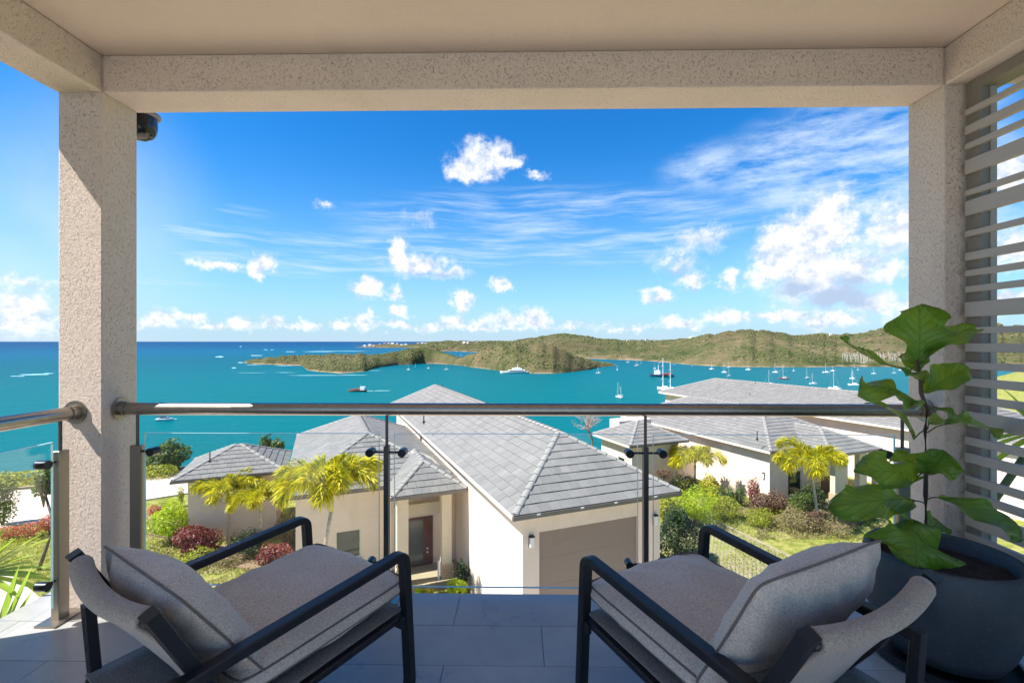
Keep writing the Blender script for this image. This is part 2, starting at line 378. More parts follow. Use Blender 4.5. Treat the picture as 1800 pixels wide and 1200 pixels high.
def f_fig(T, b):
    out = [n for n in T.n if n.type == 'OUTPUT_MATERIAL'][0]
    uv = T.new('ShaderNodeUVMap').outputs[0]; X, Y, Z = T.sep(uv)[:3]
    ax = T.math('ABSOLUTE', T.math('SUBTRACT', X, .5))
    mid = T.mapr(ax, .004, .020, 1, 0)
    ph = T.math('FRACT', T.math('MULTIPLY', T.math('SUBTRACT', Y, T.math('MULTIPLY', ax, .75)), 7.5))
    vein = T.mapr(T.math('ABSOLUTE', T.math('SUBTRACT', ph, .5)), .02, .09, 1, 0)
    net = T.new('ShaderNodeTexVoronoi'); net.feature = 'DISTANCE_TO_EDGE'; net.inputs['Scale'].default_value = 26; T.put(net.inputs['Vector'], uv)
    nt = T.mapr(net.outputs['Distance'], 0, .06, 1, 0)
    oi = T.new('ShaderNodeObjectInfo').outputs['Random']; n = T.noise(objc(T), 9, 4)
    c = T.mix(T.mapr(n, .35, .65), (.038, .11, .014), (.10, .21, .024)); c = T.mix(T.math('MULTIPLY', oi, .5), c, (.16, .29, .03))
    back = T.new('ShaderNodeNewGeometry').outputs['Backfacing']
    vv = T.math('MAXIMUM', mid, T.math('MULTIPLY', vein, .7)); vv = T.math('MAXIMUM', vv, T.math('MULTIPLY', nt, .18))
    c = T.mix(T.math('MULTIPLY', vv, .55), c, (.20, .30, .08))
    c = T.mix(T.math('MULTIPLY', back, .6), c, (.13, .22, .045))
    T.put(b.inputs['Base Color'], c); T.put(b.inputs['Roughness'], T.mapr(n, .3, .7, .22, .42)); b.inputs['Specular IOR Level'].default_value = .7
    bump(T, b, T.math('SUBTRACT', T.math('MULTIPLY', n, .4), vv), .8, .008)
    tl = T.new('ShaderNodeBsdfTranslucent'); T.put(tl.inputs[0], T.mix(T.math('MULTIPLY', vv, .8), (.34, .52, .02, 1), (.08, .15, .01, 1)))
    mx = T.new('ShaderNodeMixShader'); mx.inputs[0].default_value = .34
    T.l.new(b.outputs[0], mx.inputs[1]); T.l.new(tl.outputs[0], mx.inputs[2]); T.l.new(mx.outputs[0], out.inputs[0])
FIG = mat('fig_leaf', fn=f_fig)
STEM = mat('fig_stem', rough=.7, fn=lambda T, b: T.put(b.inputs['Base Color'], T.mix(T.noise(objc(T), 60, 3), (.045, .025, .014), (.12, .075, .045))))
GSTEM = mat('fig_petiole', (.10, .12, .03), .5)
def f_roof(T, b):
    p = pos(T); r = island(T); oi = T.new('ShaderNodeObjectInfo').outputs['Random']
    q = T.math('FRACT', T.math('ADD', T.math('MULTIPLY', r, 7.13), T.math('MULTIPLY', oi, 3.7)))
    c = T.ramp(q, [(0., (.165, .160, .154)), (.35, (.182, .176, .169)), (.65, (.192, .184, .177)), (1., (.215, .206, .197))])
    n = T.noise(p, 5, 5, .65); n2 = T.noise(T.scale(p, (1, 1, 1)), 40, 3, .7); w = T.noise(p, .5, 4)
    c = T.mix(T.mapr(n, .4, .75, 0, .35), c, (.25, .24, .225)); c = T.mix(T.mapr(w, .45, .75, 0, .3), c, (.12, .115, .11))
    c = T.mix(T.mapr(n2, .3, .7, 0, .25), c, (.10, .097, .094))
    T.put(b.inputs['Base Color'], c); bump(T, b, n2, .25, .01)
ROOF = mat('roof_tile', rough=.75, spec=.3, fn=f_roof)
RDARK = mat('roof_underlay', (.05, .05, .05), .9)
CAPM = mat('ridge_mortar', rough=.8, fn=lambda T, b: T.put(b.inputs['Base Color'], T.mix(T.noise(pos(T), 6, 4), (.20, .19, .18), (.28, .27, .255))))
GDOOR = mat('garage_door_paint', rough=.6, fn=lambda T, b: T.put(b.inputs['Base Color'], T.mix(T.noise(T.scale(pos(T), (1, 1, 14)), 1.5, 3), (.235, .17, .135), (.265, .195, .155))))
DOORM = mat('door_wood', rough=.5, fn=lambda T, b: T.put(b.inputs['Base Color'], T.mix(T.noise(T.scale(pos(T), (12, 12, .8)), 2, 4), (.09, .035, .025), (.15, .06, .04))))
DGLASS = mat('door_glass', (.10, .11, .11), .15)
WGLASS = mat('window_glass', rough=.06, spec=.8, fn=lambda T, b: T.put(b.inputs['Base Color'], (.012, .03, .018, 1)))
WFRAME = mat('window_frame_paint', (.66, .60, .50), .5)
LAMPB = mat('lamp_body', (.025, .025, .03), .4, .5)
LAMPG = mat('lamp_glass', (.75, .74, .70), .3)
STONE = mat('stone_cladding', rough=.85, fn=lambda T, b: (T.put(b.inputs['Base Color'], T.ramp(island(T), [(0, (.36, .25, .14)), (.5, (.48, .36, .22)), (1, (.30, .20, .12))])), bump(T, b, T.noise(pos(T), 30, 4), .6, .01)))
CONC = mat('pink_concrete', rough=.9, fn=f_conc((.52, .42, .35), (.60, .50, .42)))
KERB = mat('kerb_concrete', rough=.9, fn=f_conc((.26, .22, .14), (.36, .31, .20)))
PAVER = mat('paver', rough=.9, fn=lambda T, b: T.put(b.inputs['Base Color'], T.mix(T.noise(pos(T), 3, 3), (.20, .18, .11), (.33, .29, .19))))
def f_ground(T, b):
    p = pos(T); n = T.noise(p, .35, 6, .62); n2 = T.noise(p, 2.6, 6, .72); n3 = T.noise(p, 14, 4, .75)
    lawn = T.ramp(n2, [(.30, (.13, .155, .025)), (.45, (.24, .26, .05)), (.58, (.36, .34, .10)), (.72, (.48, .42, .19))])
    dry = T.ramp(n2, [(.3, (.16, .12, .06)), (.5, (.30, .24, .13)), (.7, (.42, .34, .21))])
    c = T.mix(T.mapr(n, .52, .68, 0, .8, True), lawn, dry)
    c = T.mix(T.mapr(n3, .35, .62, .45, 0), c, (.05, .07, .015))
    Z = T.sep(p)[2]; c = T.mix(T.mapr(Z, -10.5, -12.5, 0, 1), c, T.ramp(n2, [(.35, (.04, .06, .02)), (.6, (.12, .12, .05)), (.75, (.3, .25, .18))]))
    T.put(b.inputs['Base Color'], c); bump(T, b, n3, .9, .05)
GROUND = mat('lawn_ground', rough=.95, spec=.1, fn=f_ground)
MULCH = mat('mulch', rough=.95, fn=lambda T, b: (T.put(b.inputs['Base Color'], T.mix(T.noise(pos(T), 9, 5, .7), (.10, .06, .035), (.34, .24, .15))), bump(T, b, T.noise(pos(T), 20, 4), 1, .04)))
GRASSB = leafmat('grass_blade', [(.14, .18, .03), (.27, .29, .06), (.44, .39, .14), (.22, .26, .04)], .3, .7)
def f_hill(T, b):
    p = pos(T); n = T.noise(p, .0045, 6, .6); n2 = T.noise(p, .035, 6, .72); n3 = T.noise(p, .0018, 3)
    k = T.math('ADD', T.math('MULTIPLY', n, .5), T.math('MULTIPLY', n2, .5))
    c = T.ramp(k, [(.36, (.026, .038, .014)), (.45, (.058, .068, .025)), (.53, (.10, .092, .044)), (.60, (.15, .112, .066)), (.70, (.28, .20, .13))])
    c = T.mix(T.mapr(n3, .45, .62, 0, .5, True), c, (.10, .068, .042))
    g = T.new('ShaderNodeNewGeometry'); nz = T.sep(g.outputs['Normal'])[2]; Z = T.sep(p)[2]
    shore = T.math('MULTIPLY', T.mapr(Z, H-45+2.2, H-45+1.0, 0, 1), T.mapr(n2, .44, .58, .1, .9))
    c = T.mix(shore, c, (.27, .19, .12))
    T.put(b.inputs['Base Color'], c)
HILL = mat('hill_scrub', rough=1., spec=.05, fn=f_hill)
HBUSH = leafmat('hill_bush', [(.022, .038, .012), (.048, .070, .019), (.085, .105, .030), (.125, .125, .045), (.16, .115, .06)], .05, .9)
ROCK = mat('rock', rough=.95, fn=lambda T, b: T.put(b.inputs['Base Color'], T.mix(T.noise(pos(T), .06, 5), (.22, .15, .09), (.50, .38, .24))))
def f_sea(T, b):
    p = pos(T); X, Y, Z = T.sep(p)[:3]
    dist = T.vmath('LENGTH', T.comb(X, Y, 0.))
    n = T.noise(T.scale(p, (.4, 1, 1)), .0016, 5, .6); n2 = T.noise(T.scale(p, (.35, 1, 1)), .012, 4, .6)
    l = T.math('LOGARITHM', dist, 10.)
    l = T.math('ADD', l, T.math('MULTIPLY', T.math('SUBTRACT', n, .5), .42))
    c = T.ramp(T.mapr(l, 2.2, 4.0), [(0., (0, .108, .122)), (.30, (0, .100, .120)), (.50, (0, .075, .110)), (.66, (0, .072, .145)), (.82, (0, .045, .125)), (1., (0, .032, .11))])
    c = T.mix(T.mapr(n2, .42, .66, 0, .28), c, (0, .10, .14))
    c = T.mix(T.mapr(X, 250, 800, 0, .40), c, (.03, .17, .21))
    T.put(b.inputs['Base Color'], c); b.inputs['Roughness'].default_value = .38
    b.inputs['Specular IOR Level'].default_value = .015
    w = T.noise(T.scale(p, (.5, 1, 1)), .35, 6, .62); w2 = T.noise(T.scale(p, (.4, 1, 1)), .05, 5, .6)
    bump(T, b, T.math('ADD', w, T.math('MULTIPLY', w2, 2.)), .55, 1.4)
SEA = mat('sea_water', fn=f_sea)
FOAM = mat('foam', (.20, .38, .42), .9)
WHITE = mat('boat_white', (.72, .73, .74), .4)
MAST = mat('mast_paint', (.70, .70, .70), .5)
BRED = mat('hull_red', (.30, .06, .05), .5)
BNAVY = mat('hull_navy', (.03, .05, .10), .5)
BBROWN = mat('hull_rust', (.16, .08, .05), .7)
HOUSEW = mat('far_house_wall', (.62, .58, .52), .8)
HOUSER = mat('far_house_roof', (.38, .22, .17), .8)

# =================================================================== BALCONY STRUCTURE
YF = 2.57; YB = 2.808; YE = 2.765
XL0 = aty(102, 600, YF).x; XL1 = aty(180, 600, YF).x
XR0 = aty(1660, 600, YF).x; XR1 = XR0+.24
ZBM = aty(178, 163, YF).z; ZCE = aty(182, 97, YF).z
def block(name, x0, x1, y0, y1, z0, z1, m, kind='structure', bv=.008, **kw):
    o = MB().box(x0, x1, y0, y1, z0, z1).build(name, m)
    tag(o, kind=kind)
    if bv: bevel(o, bv, 2)
    return o
# floor > tiles
floor = MB().box(-2.78, 2.75, -2.2, YE-.01, -.22, -.012).build('floor', GROUT); tag(floor, kind='structure')
row = .305; xj0 = aty(803, 1075, 2.6).x; y1 = YE; k = 0
while y1 > -2.1:
    y0 = y1-row; x = xj0-(.46 if k % 2 else 0)-.92*4
    while x < 2.75:
        a = max(x, -2.78); b_ = min(x+.92, 2.75)
        if b_-a > .02:
            o = MB().box(a+.0015, b_-.0015, y0+.0015, y1-(.0015 if k else -.006), -.012, .0+random.uniform(-.0004, .0004)).build('tile', FLOORT, floor)
        x += .92
    y1 = y0; k += 1
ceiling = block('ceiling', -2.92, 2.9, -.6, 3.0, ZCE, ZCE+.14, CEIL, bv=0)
block('roof_overhang', -2.93, 2.92, -.65, 3.02, ZCE+.142, ZCE+.30, STUCCO)
block('beam_front', XL1+.001, XR0-.001, YF, YB, ZBM, ZCE-.002, STUCCO)
block('beam_left', XL0, XL1, -.6, YF-.0, ZBM, ZCE-.002, STUCCO)
block('beam_right', XR0, XR1+.16, -.6, YF-.0, ZBM, ZCE-.002, STUCCO)
colL = tag(block('column', XL0, XL1, YF, YB, -.22, ZCE-.002, STUCCO, kind='thing'), 'square stucco column carrying the beam corner, rail shadow on its sunlit face', 'column', 'stucco columns of the balcony')
colR = tag(block('column', XR0, XR1, YF, YB, -.22, ZCE-.002, STUCCO, kind='thing'), 'square stucco column behind the potted fig beside the slatted screen', 'column', 'stucco columns of the balcony')
# guessed wall, unseen just outside the frame, sized to keep the sun off the balcony
block('unseen_wall_left', XL0-.32, XL0-.10, .3, 2.22, .0, ZBM-.002, STUCCO)
block('slab_edge', -2.78, 2.75, 2.0, YE-.02, -.55, -.222, STUCCO)

BOUNCE = mat('bounce_stone', rough=.8, fn=f_conc((.64, .55, .45), (.72, .63, .52)))
block('bounce_deck', -4.5, 4.5, -9.0, -2.21, -.22, .0, BOUNCE, bv=0)  # unseen pale deck added behind the camera to bounce sunlight into the balcony
# ---- security dome
sc = empty('security_camera', aty(244, 200, 3.02)); tag(sc, 'black dome security camera under the beam behind the stucco column', 'camera')
MB().lathe([(.0, .0), (.118, .0), (.118, -.012), (.105, -.024), (.0, -.025)], 28, capb=False).build('flange', mat('dome_flange', (.22, .19, .17), .4), sc, True, 30)
MB().lathe([(.0, -.17), (.04, -.166), (.075, -.148), (.094, -.12), (.1, -.085), (.1, -.026)], 28, capb=False).build('dome', mat('dome_glass', (.010, .010, .014), .08), sc, True)
MB().box(-.05, .05, -.10, .05, .0, .16).build('bracket', SLATP, sc)

# ---- railings
RY = 2.685; RZ = aty(700, 719, RY).z; RR = .036
def knob(mb, c, d):       # disc clamp facing +-y
    mb.tube([Vector(c)+Vector((0, -.028, 0)), Vector(c)+Vector((0, .028, 0))], .024, 12)
def railing_front():
    t = empty('balcony_railing', (0, RY, 0)); tag(t, 'front balcony railing with round metal handrail and three clear glass panels', 'railing', 'balcony railings')
    xa, xb = XL1+.005, XR0-.005
    MB().tube([(xa, 0, RZ), (xb, 0, RZ)], RR, 24, up=(0, 1, 0)).build('handrail', RAIL, t, True, 50)
    for x, s in ((xa, 1), (xb, -1)):
        MB().tube([(x, 0, RZ), (x+s*.045, 0, RZ)], RR+.006, 24, up=(0, 1, 0)).build('rail_collar', RAIL, t, True, 50)
        MB().tube([(x, 0, RZ), (x+s*.007, 0, RZ)], RR+.028, 24, up=(0, 1, 0)).build('wall_flange', POST, t, True, 50)
    px = [242, 680, 1134.5, 1586]; X = [aty(p, 720, RY).x for p in px]
    for i, x in enumerate(X):
        w = .030 if i in (0, 3) else .0135; dx = .0
        p = MB().box(x-w, x+w, -.022, .022, 0, .885)
        po = p.build('post', POST if i in (0, 3) else PDARK, t); bevel(po, .002, 1)
        MB().tube([(x, 0, .88), (x, 0, RZ-RR+.004)], .0085, 10).build('post_pin', PDARK, t, True, 50)
        MB().box(x-.07, x+.07, -.05, .05, .001, .011).build('base_plate', POST, t)
        for z in (RZ-.245, .22):
            for s in ((1,) if i == 0 else (-1,) if i == 3 else (-1, 1)):
                m = MB().tube([(x+s*w, 0, z), (x+s*(.085), 0, z)], .0065, 8); knob(m, (x+s*.092, 0, z), 1)
                m.build('glass_clamp', CLAMP, t, True, 40)
    for i in range(3):
        a = X[i]+.045; b_ = X[i+1]-.045
        g = MB().box(a, b_, -.006, .006, .085, RZ-.14).build('glass_panel', GLASS, t)
        e = MB(); e.box(a, b_, -.0062, .0062, RZ-.1398, RZ-.1375); e.box(a, b_, -.0062, .0062, .082, .0849)
        e.box(a-.0022, a-.0002, -.0062, .0062, .082, RZ-.1375); e.box(b_+.0002, b_+.0022, -.0062, .0062, .082, RZ-.1375)
        e.build('glass_edge', GEDGE, g)
railing_front()
def railing_side():
    xs = aty(106, 900, 2.48).x; t = empty('balcony_railing', (xs, 2.48, 0)); tag(t, 'side balcony railing with round handrail ending at the sunlit column face', 'railing', 'balcony railings')
    z = aty(128, 724, YF).z
    MB().tube([(0, -2.2+.0, z), (0, YF-2.48-.002, z)], RR, 24).build('handrail', RAIL, t, True, 50)
    MB().tube([(0, YF-2.48-.05, z), (0, YF-2.48-.002, z)], RR+.006, 24).build('rail_collar', RAIL, t, True, 50)
    MB().tube([(0, YF-2.48-.009, z), (0, YF-2.48-.001, z)], RR+.028, 24).build('wall_flange', POST, t, True, 50)
    for y in (0, -1.1):
        bevel(MB().box(-.022, .022, y-.030, y+.030, .01, .90).build('post', POST, t), .002, 1)
        MB().tube([(0, y, .89), (0, y, z-RR+.004)], .0085, 10).build('post_pin', PDARK, t, True, 50)
        MB().box(-.055, .055, y-.085, y+.085, .001, .011).build('base_plate', POST, t)
        for zz in (z-.245, .22):
            m = MB().tube([(0, y-.03, zz), (0, y-.085, zz)], .0065, 8); m.tube([(-.028, y-.092, zz), (.028, y-.092, zz)], .024, 12)
            m.build('glass_clamp', CLAMP, t, True, 40)
    g = MB().box(-.006, .006, -1.05, -.045, .085, z-.14).build('glass_panel', GLASS, t)
    e = MB(); e.box(-.0062, .0062, -1.05, -.045, z-.1398, z-.1375); e.box(-.0062, .0062, -.0448, -.0428, .082, z-.1375)
    e.build('glass_edge', GEDGE, g)
railing_side()

# ---- slatted screen on the right
def screen():
    xs = XR0+.085
    t = empty('slatted_screen', (xs, 2.5, 0)); tag(t, 'tall taupe privacy screen of uneven horizontal slats beside the potted fig', 'privacy screen')
    sl = [(192,202),(221,236),(252,262),(281,306),(334,344),(353,379),(406,416),(444,458),(475,486),(503,514),(531,557),(575,586),
          (603,618),(636,648),(664,678),(695,708),(722,748),(767,781),(795,812),(835,848),(863,876),(892,922),(935,947),(966,980),(1000,1026),(1045,1060)]
    for a, b_ in sl:
        z1 = aty(1684, a, 2.52).z; z0 = aty(1684, b_, 2.52).z
        bevel(MB().box(-.012, .012, -2.6, .035, z0, z1).build('slat', SLATM, t), .002, 1)
    zt = ZBM
    for y in (0, -.95, -1.9):
        bevel(MB().box(.0125, .056, y-.03, y+.05, 0, zt-.002).build('upright', SLATP, t), .003, 1)
        bevel(MB().box(.0565, .092, y-.035, y+.02, 0, zt-.004).build('outer_upright', SLATM, t), .003, 1)
    MB().box(.014, .12, -2.5, .0, zt-.06, zt-.003).build('top_rail', SLATP, t)
screen()

# =================================================================== LOUNGE CHAIRS
def cushion(name, w, d, th, m, parent, M, power=3.2, edge=0., wr=.012, seed=0, N=34, pipe=True):
    V = []; Fc = []
    def pt(u, v, s):
        rc = 1-(.07 if edge == 0 else .045)*(abs(u)*abs(v))**7
        x = u*w/2*rc*(1-.06*(1-v*v)*(1 if edge == 0 else .12)); y = v*d/2*rc*(1-.065*(1-u*u)*(1 if edge == 0 else .25))
        f = max(0, (1-abs(u)**power))**.55*max(0, (1-abs(v)**power))**.55
        z = s*(edge/2+th/2*f)
        n1 = mnoise.noise(Vector((x*5+seed, y*5, s*3))); n2 = mnoise.noise(Vector((x*16+seed, y*9, s*7)))
        rim = 1-f
        n3 = abs(mnoise.noise(Vector((x*7+y*5+seed, y*2.5, s*2))))
        z += s*(n1*wr*.9+n2*wr*.55*(.3+rim)-n3*wr*.9)*(f**.5)
        # tension creases running in from the corners
        c = abs(u*v); z -= s*wr*1.1*c*abs(math.sin(9*math.atan2(abs(v)+.01, abs(u)+.01)))*(f**.4)
        return M @ Vector((x, y, z))
    for s in (1, -1):
        b = len(V)
        for i in range(N+1):
            for j in range(N+1):
                u = math.sin((i/N-.5)*math.pi); v = math.sin((j/N-.5)*math.pi)
                u = .6*u+.4*(2*i/N-1); v = .6*v+.4*(2*j/N-1); V.append(pt(u, v, s))
        for i in range(N):
            for j in range(N):
                q = (b+i*(N+1)+j, b+(i+1)*(N+1)+j, b+(i+1)*(N+1)+j+1, b+i*(N+1)+j+1)
                Fc.append(q if s > 0 else q[::-1])
    nn = (N+1)**2
    per = [i*(N+1) for i in range(N)]+[N*(N+1)+j for j in range(N)]+[i*(N+1)+N for i in range(N, 0, -1)]+[j for j in range(N, 0, -1)]
    if edge > 0:
        cen = M @ Vector((0, 0, 0)); K = 3; rings = [[a for a in per]]
        for q in range(1, K+1):
            row = []
            for a in per:
                A_, B_ = V[a], V[a+nn]; p_ = A_.lerp(B_, q/(K+1)); o_ = (p_-cen); o_ = (M.to_3x3().inverted() @ o_); o_.z = 0; o_.normalize()
                bl = .020*math.sin(math.pi*q/(K+1))*(1+.5*mnoise.noise(Vector((p_.x*9, p_.y*9, seed)))); row.append(len(V)); V.append(p_+(M.to_3x3() @ o_)*bl)
            rings.append(row)
        rings.append([a+nn for a in per])
        for r0, r1 in zip(rings, rings[1:]):
            n_ = len(r0)
            for i in range(n_): Fc.append((r0[i], r0[(i+1) % n_], r1[(i+1) % n_], r1[i])[::-1])
    mb = MB(); mb.v = [tuple(v) for v in V]; mb.f = Fc
    o = mb.build(name, m, parent, True)
    if edge == 0:
        wd = o.modifiers.new('weld', 'WELD'); wd.merge_threshold = .0004
    if pipe:
        for off in ((1, -1) if edge > 0 else (1,)):
            pp = []
            for a in per: pp.append(V[a] if off > 0 else V[a+nn])
            MB().tube(pp, .0042, 6, closed=True, up=(0.02, .03, 1)).build('piping', PIPE, o, True)
    return o
def chair(loc, ang, label, seed, pil=(0, 0, 0, 58)):
    t = empty('lounge_chair', loc, ang); tag(t, label, 'chair', 'lounge chairs on the balcony')
    for s in (-1, 1):
        x = s*.348
        path = roundpath([(x, -.83, .535), (x, 0, .60), (x, .035, .019), (x, -.80, .019)], .045, 6, closed=False)
        path = [Vector((x, -.83, .535))]+path[1:-1]+[Vector((x, -.80, .019))]
        bevel(MB().tube(path, 0, sq=(.034, .046), up=(1, 0, 0)).build('arm_frame', BLACK, t), .002, 1)
        MB().tube([(x, -.835, .555), (x, -.795, .0)], 0, sq=(.034, .044), up=(1, 0, 0)).build('leg', BLACK, t)
        MB().tube([(s*.305, -.60, .29), (s*.308, -.73, .47), (s*.322, -.880, .756)], 0, sq=(.040, .052), up=(1, 0, 0)).build('back_upright', BLACK, t)
        MB().tube([(s*.333, .0, .335), (s*.333, -.84, .285)], 0, sq=(.026, .036), up=(1, 0, 0)).build('seat_rail', BLACK, t)
        MB().box(s*.333-.012, s*.333+.030*s, -.03, .01, .30, .345).build('bracket', BLACK, t)
    for y, z in ((-.01, .333), (-.83, .288)):
        MB().tube([(-.333, y, z), (.333, y, z)], 0, sq=(.026, .034), up=(0, 1, 0)).build('cross_rail', BLACK, t)
    # seat deck (sling under the cushion)
    dk = MB(); n = 10
    for i in range(n+1):
        for j in range(n+1):
            a = -1+2*i/n; y = .0-.845*j/n; z = .358-.05*j/n-.02*(1-a*a)*math.sin(math.pi*j/n)
            dk.v.append((a*.335, y, z))
    for i in range(n):
        for j in range(n): dk.f.append((i*(n+1)+j, (i+1)*(n+1)+j, (i+1)*(n+1)+j+1, i*(n+1)+j+1))
    o = dk.build('seat_deck', DECK, t, True); sm = o.modifiers.new('s', 'SOLIDIFY'); sm.thickness = .012; sm.offset = -1
    # back sling, rolled over a bowed top rail
    sl = MB(); n = 24; prof = []
    top = Vector((0, -.868, .734)); r = .022
    for k in range(0, 9):
        a = math.pi*(-.12+1.15*k/8); prof.append((top.y+r*math.cos(a), top.z-.012+r*math.sin(a)))
    for k in range(1, 13):
        q = k/12; prof.append((-.888+.238*q**.9, .722-.372*q))
    for i in range(n+1):
        u = -1+2*i/n; bow = .026*(1-u*u)
        for (y, z) in prof:
            sag = bow*min(1, max(.25, (z-.3)/.45))
            sl.v.append((u*.286, y-sag, z-.02*(1-u*u)))
    m = len(prof)
    for i in range(n):
        for j in range(m-1): sl.f.append((i*m+j, (i+1)*m+j, (i+1)*m+j+1, i*m+j+1))
    o = sl.build('back_sling', SLING, t, True); q = o.modifiers.new('s', 'SOLIDIFY'); q.thickness = .012
    e = MB(); 
    rail = [(u/10*.300, -.868-.026*(1-(u/10)**2), .722-.02*(1-(u/10)**2)) for u in range(-10, 11)]
    e.tube(rail, .019, 10).build('top_rail', BLACK, t, True)
    # cushions
    Ms = Matrix.Translation((0, -.30, .425)) @ Matrix.Rotation(R(3.5), 4, 'X')
    cushion('seat_cushion', .645, .70, .135, FAB, t, Ms, 3.4, .045, .020, seed)
    ang2 = R(55)
    Mb = Matrix.Translation((pil[0], -.672+pil[1], .618+pil[2])) @ Matrix.Rotation(R(180)-R(pil[3]), 4, 'X')
    cushion('back_cushion', .66, .48, .18, FAB, t, Mb, 3.6, 0., .024, seed+3)
    return t
wR = (math.cos(R(28.5)), math.sin(R(28.5)))
chair((.578, 2.105, 0), R(28.5), 'black framed lounge chair with taupe cushions standing next to the potted fig', 11, (-.025, .02, .008, 62))
chair((-.775, 2.150, 0), R(-33), 'black framed lounge chair with taupe cushions standing beside the sunlit stucco column', 41, (.0, .0, -.045, 55))

# =================================================================== POT AND FIG
PX, PY = 1.965, 2.235
def pot():
    t = empty('plant_pot', (PX, PY, 0)); tag(t, 'large dark blue grey planter on a black saucer in the screen corner', 'planter')
    sc_ = 1.0
    MB().lathe([(.0, .05), (.19, .05), (.215, .058), (.25, .12), (.29, .24), (.305, .36), (.302, .44), (.292, .494), (.284, .503), (.272, .503), (.262, .494), (.262, .43), (.24, .38), (0, .38)], 64, capb=False).build('pot', POT, t, True, 50)
    MB().lathe([(.0, .001), (.255, .001), (.275, .012), (.278, .052), (.266, .054), (.262, .02), (0, .018)], 48, capb=False).build('saucer', BLACK, t, True, 50)
    s_ = MB(); n = 14
    for i in range(n):
        for k in range(40):
            r_ = .262*i/(n-1); a = 2*math.pi*k/40; p = Vector((r_*math.cos(a), r_*math.sin(a), 0))
            s_.v.append((p.x, p.y, .432+.018*mnoise.noise(p*14)+.008*mnoise.noise(p*50)))
    for i in range(n-1):
        for k in range(40): s_.f.append((i*40+k, i*40+(k+1) % 40, (i+1)*40+(k+1) % 40, (i+1)*40+k))
    s_.build('soil', SOIL, t, True)
pot()
def leafmesh(L, Wd, curl, fold, wave, seed):
    """violin-shaped leaf along +y, normal +z"""
    nu, nv = 14, 22; V = []; UV = []; Fc = []
    rnd = random.Random(seed)
    for j in range(nv+1):
        v = j/nv
        wd = (math.sin(math.pi*min(1, v*1.0)**.80)**.62)*(.30+.72*v**.9)*(1-.16*math.exp(-((v-.36)/.11)**2))
        if v > .97: wd *= .92
        wd = max(wd*1.08, .02)
        for i in range(nu+1):
            u = -1+2*i/nu
            ew = 1+.055*math.sin(v*23+seed+(2 if u > 0 else 0))*abs(u)
            x = u*Wd/2*wd*ew; y = v*L*(1-.06*u*u*(v > .8)*1) - .035*L*math.exp(-(u/.18)**2)*(v > .93)
            z = fold*abs(u)**1.2*Wd/2*wd+wave*math.sin(v*13+seed*1.7+u*2.2)*abs(u)**1.6*Wd*.14
            z += .10*wave*Wd*.12*math.sin((v-.4*abs(u))*47)
            th = curl*v; yy = L*math.sin(th)/curl if abs(curl) > 1e-3 else v*L
            zz = -L*(1-math.cos(th))/curl if abs(curl) > 1e-3 else 0
            yy += (y-v*L)*math.cos(th); 
            V.append((x, yy+z*math.sin(th), zz+z*math.cos(th))); UV.append((.5+u*.5, v))
    for j in range(nv):
        for i in range(nu):
            a = j*(nu+1)+i; Fc.append((a, a+1, a+nu+2, a+nu+1))
    me = bpy.data.meshes.new('leaf'); me.from_pydata(V, [], Fc); me.materials.append(FIG)
    uv = me.uv_layers.new(name='UVMap')
    for l in me.loops: uv.data[l.index].uv = UV[l.vertex_index]
    me.polygons.foreach_set('use_smooth', [True]*len(me.polygons)); me.update(); return me
def orient(base, tip, nrm):
    y = (tip-base).normalized(); z = Vector(nrm); z = (z-y*z.dot(y)).normalized(); x = y.cross(z)
    M = Matrix((x, y, z)).transposed().to_4x4(); M.translation = base; return M
